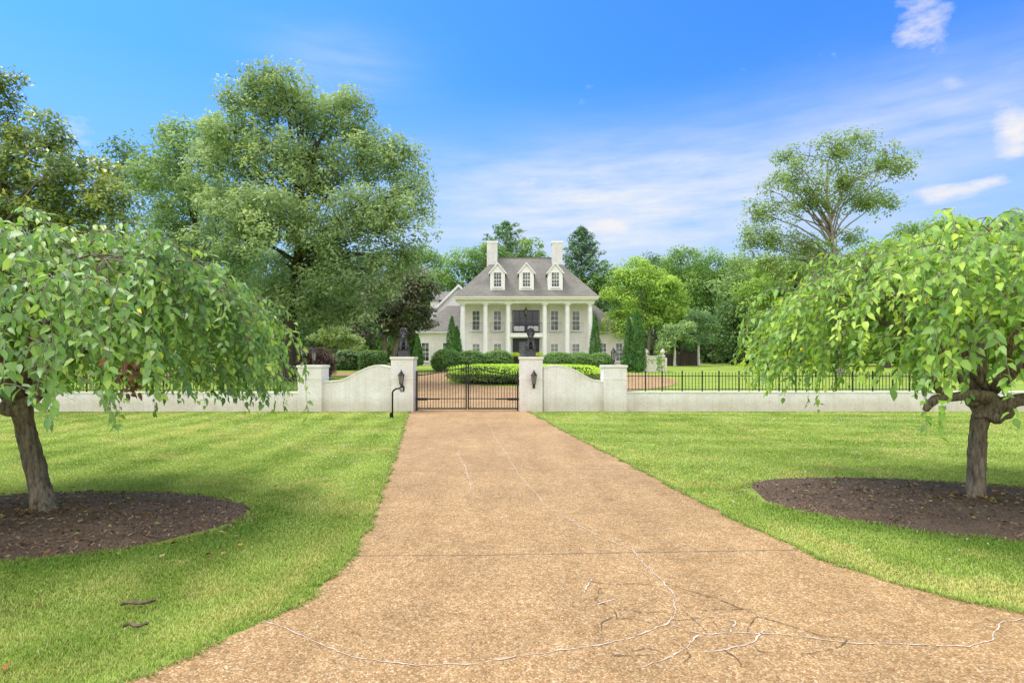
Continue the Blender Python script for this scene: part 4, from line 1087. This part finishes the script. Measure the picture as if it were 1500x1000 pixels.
for dx in (-3.14, 0, 3.14):
    x = HX+dx; y = 62.2; zb = EZ+sl*(y-EY)-.06; ze = 11.25; zp = 12.2; w = .8
    pr = [(x-w, zb), (x+w, zb), (x+w, ze), (x, zp), (x-w, ze)]
    dm = MB().prism(pr, y, 65.2).build('dormer', M['white_trim'], house)
    m = MB()
    for s in (-1, 1):
        a = (x+s*(w+.16), ze-.16*(zp-ze)/w); p = (x, zp+.03)
        th = .1
        q = [(a[0], y-.14, a[1]), (p[0], y-.14, p[1]), (p[0], y-.14, p[1]+th), (a[0], y-.14, a[1]+th)]
        q2 = [(u, 65.5, v2) for u, _, v2 in q]
        m.add(q+q2, [(0, 1, 2, 3), (7, 6, 5, 4), (0, 4, 5, 1), (1, 5, 6, 2), (2, 6, 7, 3), (3, 7, 4, 0)])
    m.build('dormer_roof', M['roof'], dm)
    m = MB()
    for s in (-1, 1):
        a = (x+s*(w+.17), ze-.17*(zp-ze)/w-.09); p = (x, zp-.06)
        q = [(a[0], y-.17, a[1]), (p[0], y-.17, p[1]), (p[0], y-.17, p[1]+.19), (a[0], y-.17, a[1]+.19)]
        q2 = [(u, y-.142, v2) for u, _, v2 in q]
        m.add(q+q2, [(0, 1, 2, 3), (7, 6, 5, 4), (0, 4, 5, 1), (1, 5, 6, 2), (2, 6, 7, 3), (3, 7, 4, 0)])
    m.build('bargeboard', M['white_trim'], dm)
    f = win(dm, x, .78, zb+.42, zb+1.95, y, 3, 4, sill=True)
    for c in list(f.children): c.parent = dm
# wings
def wing(x0, x1, inner, label_side):
    zt_ = 4.82
    MB().box(x0, x1, 66, 73, HZ-.3, zt_).build('wing_wall', M['house_brick'], house)
    e0, e1 = (x0-.4, x1) if inner > 0 else (x0, x1+.4)
    m = MB(); m.box(e0, e1, 65.55, 73.4, zt_, zt_+.16); m.build('wing_cornice', M['white_trim'], house)
    zr = 8.25; yr = 69.3; z0 = zt_+.162
    if inner > 0: v = [(e0-.05, 65.5, z0), (e1, 65.5, z0), (e1, 73.4, z0), (e0-.05, 73.4, z0), (e0+3.35, yr, zr), (e1, yr, zr)]
    else: v = [(e0, 65.5, z0), (e1+.05, 65.5, z0), (e1+.05, 73.4, z0), (e0, 73.4, z0), (e0, yr, zr), (e1-3.3, yr, zr)]
    MB().add(v, [(0, 1, 5, 4), (1, 2, 5), (2, 3, 4, 5), (3, 0, 4), (3, 2, 1, 0)]).build('wing_roof', M['roof'], house)
wing(-10.75, HX-7.203, 1, 'left'); wing(HX+7.203, 12.98, -1, 'right')
for xc in (-10.0, -7.55): win(house, xc, .8, 1.6, 3.65, 66, 2, 4)
for xc in (10.5, 12.35): win(house, xc, .7, 1.6, 3.6, 66, 2, 4)
# rear gabled wing seen over the left roof
pr = [(-9.3, HZ), (-3.8, HZ), (-3.8, 8.05), (-6.55, 10.75), (-9.3, 8.05)]
MB().prism(pr, 70.6, 79).build('rear_wing_wall', M['white_trim'], house)
m = MB()
for s in (-1, 1):
    a = (-6.55+s*3.05, 7.75); p = (-6.55, 10.78)
    q = [(a[0], 70.2, a[1]), (p[0], 70.2, p[1]), (p[0], 70.2, p[1]+.2), (a[0], 70.2, a[1]+.2)]; q2 = [(u, 79.3, w_) for u, _, w_ in q]
    m.add(q+q2, [(0, 1, 2, 3), (7, 6, 5, 4), (0, 4, 5, 1), (1, 5, 6, 2), (2, 6, 7, 3), (3, 7, 4, 0)])
m.build('rear_wing_roof', M['roof'], house)
m = MB()
for s in (-1, 1):
    a = (-6.55+s*3.07, 7.62); p = (-6.55, 10.66)
    q = [(a[0], 70.14, a[1]), (p[0], 70.14, p[1]), (p[0], 70.14, p[1]+.34), (a[0], 70.14, a[1]+.34)]; q2 = [(u, 70.197, w_) for u, _, w_ in q]
    m.add(q+q2, [(0, 1, 2, 3), (7, 6, 5, 4), (0, 4, 5, 1), (1, 5, 6, 2), (2, 6, 7, 3), (3, 7, 4, 0)])
m.build('rear_bargeboard', M['white_trim'], house)
MB().box(-10.4, -9.303, 73, 79, HZ, 9.3).build('rear_block_wall', M['white_trim'], house)
hip(MB(), -10.9, -6, 72.6, 79.4, 9.3, -10.8, -6, 76, 10.75).build('rear_block_roof', M['roof'], house)
MB().box(-6.1, -5.5, 72.5, 73.1, 10.0, 11.0).build('rear_chimney', M['white_brick'], house)
# downspout and quoins at the right of the porch
m = MB()
for k in range(9): m.box(HX+6.55, HX+(7.21 if k % 2 else 7.0)+.0, YB-.03, YB-.001, 1.6+k*.66, 1.6+k*.66+.4)
m.build('quoins', M['house_brick'], house)
for dx in (-7.12, 7.12):
    MB().tube([(HX+dx, 61.6, 8.3), (HX+dx, 62.2, 8.05), (HX+dx, YB-.1, 7.6), (HX+dx, YB-.1, HZ)], [.05]*4, 8).build('downpipe', M['white_trim'], house)
lantern('porch_lantern', 'black lantern hanging from the porch ceiling above the balcony', HX-.03, 63.1, 6.7, False, 1.7, .25)
def sofa(x, label):
    y = 63.3; r = thing('patio_sofa', label, 'sofa', (x, y, 4.62))
    m = MB(); m.box(x-.62, x+.62, y-.35, y+.35, 4.72, 4.86, .01)
    for sx in (-.56, .56):
        for sy in (-.3, .3): m.box(x+sx-.03, x+sx+.03, y+sy-.03, y+sy+.03, 4.62, 4.72)
    m.build('frame', M['iron'], r)
    MB().box(x-.6, x+.6, y-.34, y+.3, 4.862, 5.04, .05).build('seat_cushion', M['cushion'], r)
    MB().box(x-.6, x-.01, y+.12, y+.34, 5.042, 5.46, .06).build('back_cushion', M['cushion'], r); MB().box(x+.01, x+.6, y+.12, y+.34, 5.042, 5.46, .06).build('back_cushion', M['cushion'], r)
sofa(HX-.78, 'white cushioned sofa on the balcony, left of two'); sofa(HX+.78, 'white cushioned sofa on the balcony, right of two')
def planter(x, label, seed):
    y = 61.1; z = HZ; r = thing('planter', label, 'planter', (x, y, z))
    m = MB(); m.lathe([(.26, 0), (.3, .06), (.22, .14), (.3, .5), (.42, .95), (.47, 1.02), (.44, 1.06), (.38, 1.02)], (x, y, z+.0), 16); m.build('pot', M['pot'], r)
    rg = np.random.default_rng(seed); n = 420; d = norm(rg.normal(size=(n, 3))); d[:, 2] = np.abs(d[:, 2])*.8-.1
    P = np.array([x, y, z+1.05])+d*np.array([.55, .55, .55])*rg.uniform(.4, 1, n)[:, None]
    pal = np.array([(.25, .36, .05), (.16, .28, .05), (.45, .42, .06), (.4, .13, .1), (.3, .2, .05)]); col = pal[rg.choice(5, n, p=[.4, .25, .18, .1, .07])]
    V, Fc, cc = leaf_quads(P, norm(d+rg.normal(size=(n, 3))*.5), norm(d+rg.normal(size=(n, 3))), np.full(n, .16), np.full(n, .09), col)
    np_mesh('flowers', V, Fc, M['leaf'], r, cc)
planter(.32, 'tall black planter of yellow flowers left of the front door', 1); planter(2.85, 'tall black planter of yellow flowers right of the front door', 2)

# ------------------------------------------------------------------ shrubs and hedges round the drive
BOX = [(.035, .08, .02), (.075, .14, .035), (.15, .23, .06)]
for px, w, tp, lab, s in ((655, 22, 513, 'rounded boxwood mound at the left end of the row, beside the wing', 1), (690, 22, 514, 'rounded boxwood mound in the middle of the left row', 2), (729, 22, 514, 'rounded boxwood mound at the right end of the left row, beside the planter', 3),
                          (817, 24, 517, 'clipped boxwood mound right of the door, first from the right gate pillar', 4), (849, 21, 518, 'clipped boxwood mound right of the door, middle of three', 5), (879, 19, 518, 'clipped boxwood mound at the right end of the row, near the right pillar lantern', 6)):
    Y = 49.5; x = (px-750)/F*Y; h = CAM_H-(tp-525)/F*Y-zt(Y)
    shrub('boxwood', lab, (x, Y), (w*Y/F, 1.5, h), BOX, 40+s, 6000, .13, 1.25, .07, group=None)
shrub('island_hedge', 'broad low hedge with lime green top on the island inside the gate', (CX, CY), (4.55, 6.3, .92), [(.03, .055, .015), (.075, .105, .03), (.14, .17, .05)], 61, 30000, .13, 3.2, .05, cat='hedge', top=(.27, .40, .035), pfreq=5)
shrub('purple_bush', 'wide purple brown bush left of the crape myrtle', at(458, 540, 38.5)[:2], (1.6, 1.2, 2.05), [(.06, .036, .028), (.12, .078, .058), (.19, .135, .09)], 62, 4500, .13, 1.0, .15)
shrub('square_hedge', 'dark clipped square hedge between the magnolia and the crape myrtle', at(547, 540, 47)[:2], (1.1, .9, 1.75), BOX, 63, 4000, .13, 2.6, .05, cat='hedge')
for i, (px, Y, w, h, lab) in enumerate(((508, 52, 1.6, 1.7, 'mid green shrub at the edge of the wood behind the crape myrtle'), (525, 55, 1.8, 1.3, 'low pale shrub left of the square hedge'), (640, 63.8, .7, .75, 'small flowering shrub under the left wing window'), (650, 63.6, .8, .7, 'small grey green shrub beside the boxwood at the left wing'))):
    shrub('garden_shrub', lab, ((px-750)/F*Y, Y), (w, w*.8, h), [(.05, .09, .03), (.11, .18, .06), (.22, .28, .13)], 70+i, 2200, .16, 1.0, .18)
ARB = [(.012, .036, .007), (.03, .08, .013), (.06, .13, .024)]
cone_tree('arborvitae', 'tall pointed arborvitae left of the columns, the taller of the pair', 662, 60, 462, .78, ARB, 1)
cone_tree('arborvitae', 'shorter arborvitae against the leftmost column', 669.5, 60.6, 477, .62, ARB, 2)
cone_tree('arborvitae', 'single pointed arborvitae against the rightmost column', 872, 60, 460, .72, ARB, 3)
cone_tree('arborvitae', 'arborvitae right of the house, shorter and left of the pair', 921.5, 48.6, 467, .62, ARB, 4)
cone_tree('arborvitae', 'arborvitae right of the house, taller of the pair beside the garden wall', 933.5, 48, 453, .74, ARB, 5)
cone_tree('arborvitae', 'narrow dark arborvitae under the magnolia by the left wing', 612, 62, 492, .62, ARB, 6)

def garden_wall():
    Y = 48; z = zt(Y); x0, x1 = (938-750)/F*Y, (974-750)/F*Y
    r = thing('garden_wall', 'cream stone garden wall with two finials and climbing vine', 'wall', ((x0+x1)/2, Y, z))
    MB().box(x0, x1, Y, Y+.35, z-.1, z+1.28).build('panel', M['stone'], r)
    MB().box(x0-.05, x1+.05, Y-.05, Y+.4, z+1.28, z+1.37, .02).build('coping', M['stone'], r)
    for x in (x0+.52, x1-.14):
        m = MB(); m.lathe([(.2, 0), (.2, .06), (.1, .09), (.08, .14), (.2, .26), (.22, .34), (.13, .45), (.07, .5), (.04, .58), (0, .6)], (x, Y+.17, z+1.37), 14); m.build('finial', M['stone'], r)
    m = MB(); m.box(x1-.02, x1+.16, Y-.06, Y+2.2, z-.1, z+1.2); m.build('return_wall', M['stone'], r)
    rg = np.random.default_rng(5); n = 260; u = rg.uniform(0, 1, n)
    xs = np.where(u < .7, x1-.45+.25*rg.normal(size=n)*.6, x0+(x1-x0)*rg.uniform(0, 1, n)); zs = z+np.where(u < .7, rg.uniform(.1, 1.5, n), 1.1-np.abs(rg.normal(0, .25, n)))
    P = np.stack([xs, np.full(n, Y-.03), zs], 1); D = norm(rg.normal(size=(n, 3))*np.array([1, .2, 1])); Nn = norm(np.array([0, -1, .3])+rg.normal(size=(n, 3))*.4)
    V, Fc, cc = leaf_quads(P, D, Nn, np.full(n, .12), np.full(n, .08), np.array([.12, .2, .05])*rg.uniform(.6, 1.5, n)[:, None])
    np_mesh('vine', V, Fc, M['leaf'], r, cc)
garden_wall()
def wood_fence():
    Y = 63; z = zt(Y); x0, x1 = (972-750)/F*Y, (1023-750)/F*Y
    r = thing('board_fence', 'dark brown board fence behind the white trunked trees', 'fence', ((x0+x1)/2, Y, z)); m = MB()
    n = 20
    for i in range(n): a = x0+(x1-x0)*i/n; m.box(a, a+(x1-x0)/n-.012, Y+.02*(i % 2), Y+.03+.02*(i % 2), z-.05, z+1.55+.05*math.sin(i*1.7))
    m.build('boards', M['dark_wood'], r)
    m = MB()
    for k in range(5): a = x0+(x1-x0)*k/4; m.box(a-.06, a+.06, Y-.07, Y-.002, z-.05, z+1.66)
    m.build('posts', M['dark_wood'], r)
wood_fence()

# ------------------------------------------------------------------ trees
OAK = [(.055, .092, .04), (.135, .19, .088), (.285, .35, .165)]
OAK2 = [(.06, .10, .04), (.125, .19, .075), (.24, .31, .13)]
DK = [(.025, .05, .02), (.062, .11, .035), (.13, .195, .06)]
MID = [(.035, .075, .02), (.085, .155, .035), (.18, .26, .06)]
LIME = [(.06, .11, .022), (.15, .235, .045), (.29, .37, .075)]
MAG = [(.03, .06, .022), (.105, .16, .042), (.36, .38, .055)]
MAGB = [(.026, .036, .018), (.07, .085, .036), (.19, .15, .08)]
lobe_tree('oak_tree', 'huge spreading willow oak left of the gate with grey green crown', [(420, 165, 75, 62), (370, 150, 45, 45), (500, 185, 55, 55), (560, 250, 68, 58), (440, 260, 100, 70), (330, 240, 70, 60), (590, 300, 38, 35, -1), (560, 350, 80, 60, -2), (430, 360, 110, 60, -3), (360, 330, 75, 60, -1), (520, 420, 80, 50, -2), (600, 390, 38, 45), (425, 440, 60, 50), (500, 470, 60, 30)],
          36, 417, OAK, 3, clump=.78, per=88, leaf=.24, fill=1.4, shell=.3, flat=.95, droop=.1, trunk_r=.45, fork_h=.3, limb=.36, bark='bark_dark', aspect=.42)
lobe_tree('oak_tree', 'paler oak between the magnolia and the huge willow oak', [(285, 215, 60, 38), (232, 250, 45, 35), (335, 200, 40, 35), (240, 290, 60, 60), (310, 320, 70, 70), (250, 370, 70, 60), (330, 400, 70, 50), (220, 440, 80, 60), (300, 480, 90, 40)],
          41, 285, OAK2, 5, clump=.95, per=80, leaf=.26, fill=1.2, flat=.9, trunk_r=.4, fork_h=.35, limb=.3, bark='bark_dark')
lobe_tree('shade_tree', 'darker round tree behind the paler oak, beside the magnolia', [(200, 235, 42, 40), (185, 300, 55, 60), (170, 400, 70, 80)], 52, 190, DK, 7, clump=1.3, per=70, leaf=.34, trunk_r=.35, limb=.15, bark='bark_dark')
lobe_tree('magnolia', 'tall magnolia with bronze tipped glossy leaves at the left edge', [(0, 150, 45, 55), (-40, 170, 60, 70), (55, 220, 75, 50), (120, 270, 70, 48), (20, 290, 100, 70), (150, 305, 52, 30), (80, 330, 110, 50), (-70, 300, 90, 90), (0, 400, 140, 70), (90, 400, 90, 45)],
          23, -20, MAG, 9, clump=.46, per=44, leaf=.2, fill=.95, trunk_r=.3, fork_h=.3, limb=.3, bark='bark', mat='glossy_leaf', flat=.75, shell=.35, aspect=.42)
lobe_tree('magnolia', 'dark brownish magnolia standing beside the left wing of the house', [(580, 440, 55, 42), (615, 425, 30, 35), (555, 478, 52, 28), (600, 470, 40, 28), (530, 500, 22, 14)], 50, 568, MAGB, 11, clump=.6, per=48, leaf=.28, fill=1.2, trunk_r=.26, fork_h=.3, limb=.3, bark='bark', mat='glossy_leaf', trunks=2)
lobe_tree('crape_myrtle', 'light green crape myrtle with bare pale stems behind the left pillar', [(492, 490, 28, 14), (472, 496, 22, 11), (516, 503, 20, 14), (497, 502, 26, 9)], 42, 479, [(.09, .13, .05), (.18, .25, .09), (.33, .36, .17)], 13, clump=.38, per=34, leaf=.17, fill=1.5, trunk_r=.07, fork_h=.45, limb=.4, bark='bark_pale', trunks=3)
# behind the left lawn: dark wood
for i, (px, py, rx, ry, Y, c, lab) in enumerate(((470, 430, 70, 90, 70, DK, 'dark tree in the wood behind the crape myrtle'), (380, 440, 80, 85, 66, DK, 'dark tree in the wood behind the left short pillar'), (545, 440, 55, 90, 75, DK, 'dark tree behind the brownish magnolia'), (290, 450, 80, 80, 68, DK, 'dark tree behind the paler oak at the left'),
                                                 (200, 460, 80, 80, 62, MID, 'mid green tree low behind the left mulberry'), (110, 440, 80, 100, 60, DK, 'dark tree behind the left magnolia'), (20, 430, 90, 110, 58, MID, 'mid green tree at the far left behind the magnolia'), (-120, 420, 110, 120, 60, MID, 'mid green tree beyond the left edge'), (620, 420, 60, 60, 88, MID, 'mid green tree rising behind the left rear gable'))):
    lobe_tree('woodland_tree', lab, [(px, py-ry*.4, rx*.7, ry*.55), (px-rx*.4, py+ry*.1, rx*.65, ry*.6), (px+rx*.4, py+ry*.1, rx*.65, ry*.6), (px, py+ry*.6, rx*.9, ry*.4)], Y, px, c, 100+i, clump=1.5, per=68, leaf=.4, fill=1.4, trunk_r=.3, limb=.08, bark='bark_dark')
# behind the house
lobe_tree('shade_tree', 'bushy tree rising behind the left chimney', [(690, 385, 30, 28), (665, 400, 28, 25), (705, 420, 40, 40), (720, 375, 20, 20), (650, 430, 30, 35)], 84, 690, MID, 21, clump=1.3, per=60, leaf=.4, limb=.12, trunk_r=.3, bark='bark_dark')
pine('pine_tree', 'broad pine rising above the ridge between the chimneys', 741, 88, 326, .42, 7.0, [(.03, .065, .03), (.07, .13, .05), (.14, .22, .08)], 22, 24)
lobe_tree('shade_tree', 'rounded tree behind the roof left of the right chimney', [(778, 368, 24, 20), (790, 390, 22, 25), (760, 390, 25, 25), (770, 420, 40, 40)], 86, 775, MID, 23, clump=1.2, per=60, leaf=.38, limb=.12, trunk_r=.3, bark='bark_dark')
pine('pine_tree', 'feathery blue green pine right of the right chimney', 852, 82, 334, .62, 6.6, [(.03, .06, .035), (.065, .12, .06), (.13, .2, .10)], 24, 28)
lobe_tree('shade_tree', 'pale green tree at the right end of the house roof', [(885, 420, 30, 35), (860, 440, 30, 40), (890, 460, 30, 40)], 80, 880, MID, 25, clump=1.2, per=60, leaf=.36, limb=.1, trunk_r=.25)
# right of the house
lobe_tree('shade_tree', 'bright lime green tree with twin trunk right of the house', [(928, 395, 24, 22), (940, 425, 48, 35), (915, 430, 32, 35), (972, 430, 32, 30), (945, 465, 50, 30), (965, 480, 30, 22), (905, 480, 22, 25), (985, 460, 25, 30)], 66, 945, LIME, 27, clump=.95, per=75, leaf=.3, fill=1.1, trunk_r=.22, fork_h=.3, limb=.25, bark='bark_pale', trunks=2)
lobe_tree('pear_tree', 'small round tree with white trunk, left of two by the board fence', [(988, 498, 20, 24), (978, 510, 14, 14), (1000, 490, 16, 18)], 60, 988.5, OAK2, 28, clump=.6, per=60, leaf=.24, trunk_r=.14, fork_h=.35, limb=.15, bark='bark_white')
lobe_tree('pear_tree', 'small round tree with white trunk, right of two by the board fence', [(1022, 475, 22, 26), (1010, 485, 16, 22), (1034, 485, 14, 24), (1022, 500, 20, 14)], 62, 1024, [(.04, .08, .035), (.10, .17, .075), (.2, .28, .13)], 29, clump=.6, per=60, leaf=.24, trunk_r=.15, fork_h=.4, limb=.15, bark='bark_white')
woods = ((1000, 418, 44, 62, 88, MID, 'woodland tree rising directly behind the lime tree'), (1045, 430, 48, 66, 84, MID, 'woodland tree behind the right white trunked tree'), (1075, 480, 40, 50, 72, DK, 'shadowy low tree at the far lawn edge, left'),
         (1092, 432, 50, 62, 76, OAK2, 'pale willowy tree left of the tall sparse tree'), (1135, 442, 60, 70, 70, LIME, 'soft green tree just left of the right mulberry'), (1125, 490, 45, 42, 66, DK, 'shadowy low tree at the far lawn edge, right'), (1190, 425, 65, 66, 68, MID, 'woodland tree below the tall sparse tree'),
         (1200, 480, 60, 50, 62, DK, 'dark low tree behind the right mulberry, left'), (1300, 470, 80, 60, 62, DK, 'dark low tree behind the right mulberry, middle'), (1420, 470, 90, 60, 60, DK, 'dark low tree behind the right mulberry, right'),
         (1300, 392, 66, 44, 56, LIME, 'yellow green rounded tree right of the tall sparse tree'), (1400, 362, 70, 48, 66, LIME, 'yellow green tree on the right skyline'), (1345, 372, 55, 48, 74, MID, 'mid green tree on the skyline between two yellow green trees'), (1480, 355, 50, 42, 72, DK, 'dark tree on the skyline at the right edge'),
         (1560, 380, 80, 60, 64, MID, 'mid green tree beyond the right edge'), (1430, 410, 80, 40, 58, MID, 'mid green tree under the right skyline'), (1072, 420, 40, 42, 90, MID, 'woodland tree filling the skyline left of the tall sparse tree'), (1120, 418, 45, 45, 86, OAK2, 'grey green woodland tree behind the left limbs of the tall sparse tree'), (980, 405, 28, 30, 94, OAK2, 'pale woodland treetop peeping over the lime tree'), (960, 410, 35, 40, 92, DK, 'dark tree behind the lime tree'), (1020, 400, 25, 22, 95, MID, 'distant treetop on the skyline right of the lime tree'))
for i, (px, py, rx, ry, Y, c, lab) in enumerate(woods):
    lobe_tree('woodland_tree', lab, [(px, py-ry*.45, rx*.65, ry*.5), (px-rx*.45, py+ry*.05, rx*.6, ry*.55), (px+rx*.42, py, rx*.6, ry*.55), (px+rx*.1, py+ry*.6, rx*.9, ry*.42)], Y, px, c, 200+i, clump=1.35, per=72, leaf=.36, fill=1.5, trunk_r=.28, limb=.08, bark='bark_dark')
lobe_tree('tall_tree', 'tall sparse tree with pale branching limbs against the sky', [(1160, 265, 45, 32), (1225, 225, 55, 32), (1255, 205, 28, 18), (1295, 245, 46, 34), (1325, 250, 20, 22), (1115, 315, 40, 32), (1190, 300, 60, 38), (1130, 355, 52, 28), (1265, 300, 48, 32), (1300, 300, 25, 18), (1180, 365, 45, 26), (1150, 232, 35, 18), (1235, 270, 50, 40), (1245, 350, 35, 20), (1100, 350, 28, 20), (1120, 390, 45, 28), (1165, 405, 50, 30), (1215, 405, 45, 28)],
          45, 1232, [(.055, .088, .026), (.125, .18, .055), (.23, .29, .09)], 31, clump=.5, per=30, leaf=.2, fill=.8, flat=1.1, droop=.05, trunk_r=.24, fork_h=.36, limb=.36, bark='bark_pale', shell=.0)

# distant wood that closes the horizon
def far_wood():
    rg = np.random.default_rng(9); cl = []
    for k in range(2600):
        a = rg.uniform(-1.25, 1.25); R = rg.uniform(105, 135)
        cl.append((R*math.sin(a), R*math.cos(a), zt(100)+rg.uniform(0, 1)**1.7*16, rg.uniform(2.2, 3.6)))
    V, Fc, cc = crown_leaves(np.array(cl), 60, 1.15, DK, 91, .65, .8)
    tag(np_mesh('distant_wood', V, Fc, M['leaf'], None, cc), 'dense dark wood closing the view behind the house and lawns', 'wood', kind='stuff')
far_wood()

# ------------------------------------------------------------------ sky, sun, camera
SUN_EL, SUN_AZ = math.radians(62), math.radians(-62)     # azimuth clockwise from +Y: high, to the left and a little ahead
w = bpy.data.worlds.new("World"); bpy.context.scene.world = w; w.use_nodes = True
nt = w.node_tree; bg = nt.nodes['Background']
sky = nt.nodes.new('ShaderNodeTexSky'); sky.sky_type = 'NISHITA'; sky.sun_disc = False
sky.sun_elevation = SUN_EL; sky.sun_rotation = SUN_AZ; sky.air_density = 1.0; sky.dust_density = 1.2; sky.ozone_density = 2.0
hs = N(nt, 'ShaderNodeHueSaturation', Saturation=1.0, Value=1.0); nt.links.new(mixc(nt, 1.0, sky.outputs[0], (.42, 1.17, 2.25), 'MULTIPLY'), hs.inputs['Color'])
tc = nt.nodes.new('ShaderNodeTexCoord'); sx = nt.nodes.new('ShaderNodeSeparateXYZ'); nt.links.new(tc.outputs['Generated'], sx.inputs[0])
az = math_n(nt, 'ARCTAN2', sx.outputs[0], sx.outputs[1]); el = math_n(nt, 'ARCSINE', sx.outputs[2])
cv = nt.nodes.new('ShaderNodeCombineXYZ'); nt.links.new(az, cv.inputs[0]); nt.links.new(math_n(nt, 'MULTIPLY', el, 2.1), cv.inputs[1])
n1 = noise(nt, cv.outputs[0], 7.5, 9, .62); n2 = noise(nt, cv.outputs[0], 22, 6, .6)
def blob(px, py, wx, wy, amt):
    a0 = math.atan((px-750)/F); e0 = math.atan((525-py)/math.hypot(F, px-750)); k = F/math.cos(a0)**2
    dx = math_n(nt, 'MULTIPLY', math_n(nt, 'SUBTRACT', az, a0), k/wx*1.0); dy = math_n(nt, 'MULTIPLY', math_n(nt, 'SUBTRACT', el, e0), F/wy)
    q = math_n(nt, 'ADD', math_n(nt, 'MULTIPLY', dx, dx), math_n(nt, 'MULTIPLY', dy, dy))
    return math_n(nt, 'MULTIPLY', math_n(nt, 'POWER', 2.718, math_n(nt, 'MULTIPLY', q, -1)), amt)
tot = None
for b_ in ((1345, 35, 60, 40, .85), (1395, 282, 60, 15, .85), (1460, 266, 40, 9, .6), (1490, 208, 48, 24, .85), (1440, 130, 90, 40, .16), (1475, 172, 34, 11, .6), (1395, 118, 22, 9, .3), (880, 332, 58, 15, .85), (850, 298, 40, 12, .5), (800, 268, 60, 14, .5), (1040, 350, 60, 16, .45), (730, 300, 50, 18, .3), (980, 240, 50, 10, .35), (525, 28, 26, 16, .55), (862, 140, 34, 30, .38), (1215, 95, 45, 40, .35),
           (80, 215, 110, 70, .5), (470, 110, 140, 40, .22), (1100, 120, 60, 40, .25), (640, 30, 50, 30, .15)):
    v = blob(*b_); tot = v if tot is None else math_n(nt, 'ADD', tot, v)
puff = math_n(nt, 'MULTIPLY', math_n(nt, 'SUBTRACT', math_n(nt, 'ADD', tot, math_n(nt, 'MULTIPLY', math_n(nt, 'SUBTRACT', math_n(nt, 'ADD', math_n(nt, 'MULTIPLY', n1, .75), math_n(nt, 'MULTIPLY', n2, .25)), .5), 2.6)), .42), 1.9)
pc = nt.nodes.new('ShaderNodeClamp'); nt.links.new(math_n(nt, 'MULTIPLY', puff, math_n(nt, 'MINIMUM', math_n(nt, 'MULTIPLY', tot, 2.2), 1.0)), pc.inputs[0])
veil = math_n(nt, 'ADD', math_n(nt, 'ADD', blob(890, 290, 310, 68, 1.1), blob(1360, 180, 280, 70, .5)), math_n(nt, 'ADD', blob(500, 95, 110, 40, .35), blob(900, 370, 600, 50, .5)))
st = nt.nodes.new('ShaderNodeMapping'); st.inputs['Scale'].default_value = (3, 9, 1); st.inputs['Rotation'].default_value = (0, 0, -.25); nt.links.new(cv.outputs[0], st.inputs[0])
n3 = noise(nt, st.outputs[0], 2.2, 6, .6)
veil = math_n(nt, 'MULTIPLY', veil, math_n(nt, 'ADD', math_n(nt, 'MULTIPLY', math_n(nt, 'SUBTRACT', math_n(nt, 'ADD', math_n(nt, 'MULTIPLY', n3, .7), math_n(nt, 'MULTIPLY', n1, .3)), .5), 2.0), .66))
vc = nt.nodes.new('ShaderNodeClamp'); nt.links.new(veil, vc.inputs[0])
hz_ = nt.nodes.new('ShaderNodeClamp'); nt.links.new(math_n(nt, 'MULTIPLY', math_n(nt, 'SUBTRACT', .44, el), 2.6), hz_.inputs[0]); hz_.inputs[2].default_value = .8
base = mixc(nt, hz_.outputs[0], hs.outputs[0], (3.4, 5.4, 7.5))
HZC = (6.9, 7.3, 7.9); CLD = (7.6, 7.5, 7.8)
c1 = mixc(nt, vc.outputs[0], base, HZC); c2 = mixc(nt, pc.outputs[0], c1, CLD)
# unseen white cloud added overhead and behind the viewer, as fill for the fronts
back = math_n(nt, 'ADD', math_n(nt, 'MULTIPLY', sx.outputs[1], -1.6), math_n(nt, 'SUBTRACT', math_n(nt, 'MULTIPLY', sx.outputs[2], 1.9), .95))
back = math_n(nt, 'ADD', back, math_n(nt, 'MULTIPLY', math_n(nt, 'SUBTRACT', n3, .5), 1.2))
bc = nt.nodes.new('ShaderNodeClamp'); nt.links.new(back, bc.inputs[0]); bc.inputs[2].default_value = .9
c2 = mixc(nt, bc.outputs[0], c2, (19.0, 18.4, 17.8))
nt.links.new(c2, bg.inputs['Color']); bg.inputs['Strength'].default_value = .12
sd = bpy.data.lights.new('sun', 'SUN'); sd.energy = 3.3; sd.angle = math.radians(26); sd.color = (1.0, .93, .82)
so = bpy.data.objects.new('sun', sd); C.objects.link(so)
dirv = Vector((math.sin(SUN_AZ)*math.cos(SUN_EL), math.cos(SUN_AZ)*math.cos(SUN_EL), math.sin(SUN_EL)))
so.rotation_euler = dirv.to_track_quat('Z', 'Y').to_euler(); so.location = dirv*50

cd = bpy.data.cameras.new('camera'); co = bpy.data.objects.new('camera', cd); C.objects.link(co)
co.location = (0, 0, CAM_H); co.rotation_euler = (PI/2, 0, 0)
cd.sensor_width = 36; cd.lens = F/1500*36; cd.shift_y = 25/1500; cd.clip_end = 3000; cd.clip_start = .05
sc = bpy.context.scene; sc.camera = co
sc.view_settings.view_transform = 'Standard'; sc.view_settings.look = 'None'; sc.view_settings.exposure = 0
sc.render.engine = 'CYCLES'; sc.cycles.max_bounces = 6; sc.cycles.transparent_max_bounces = 4; sc.cycles.use_denoising = True
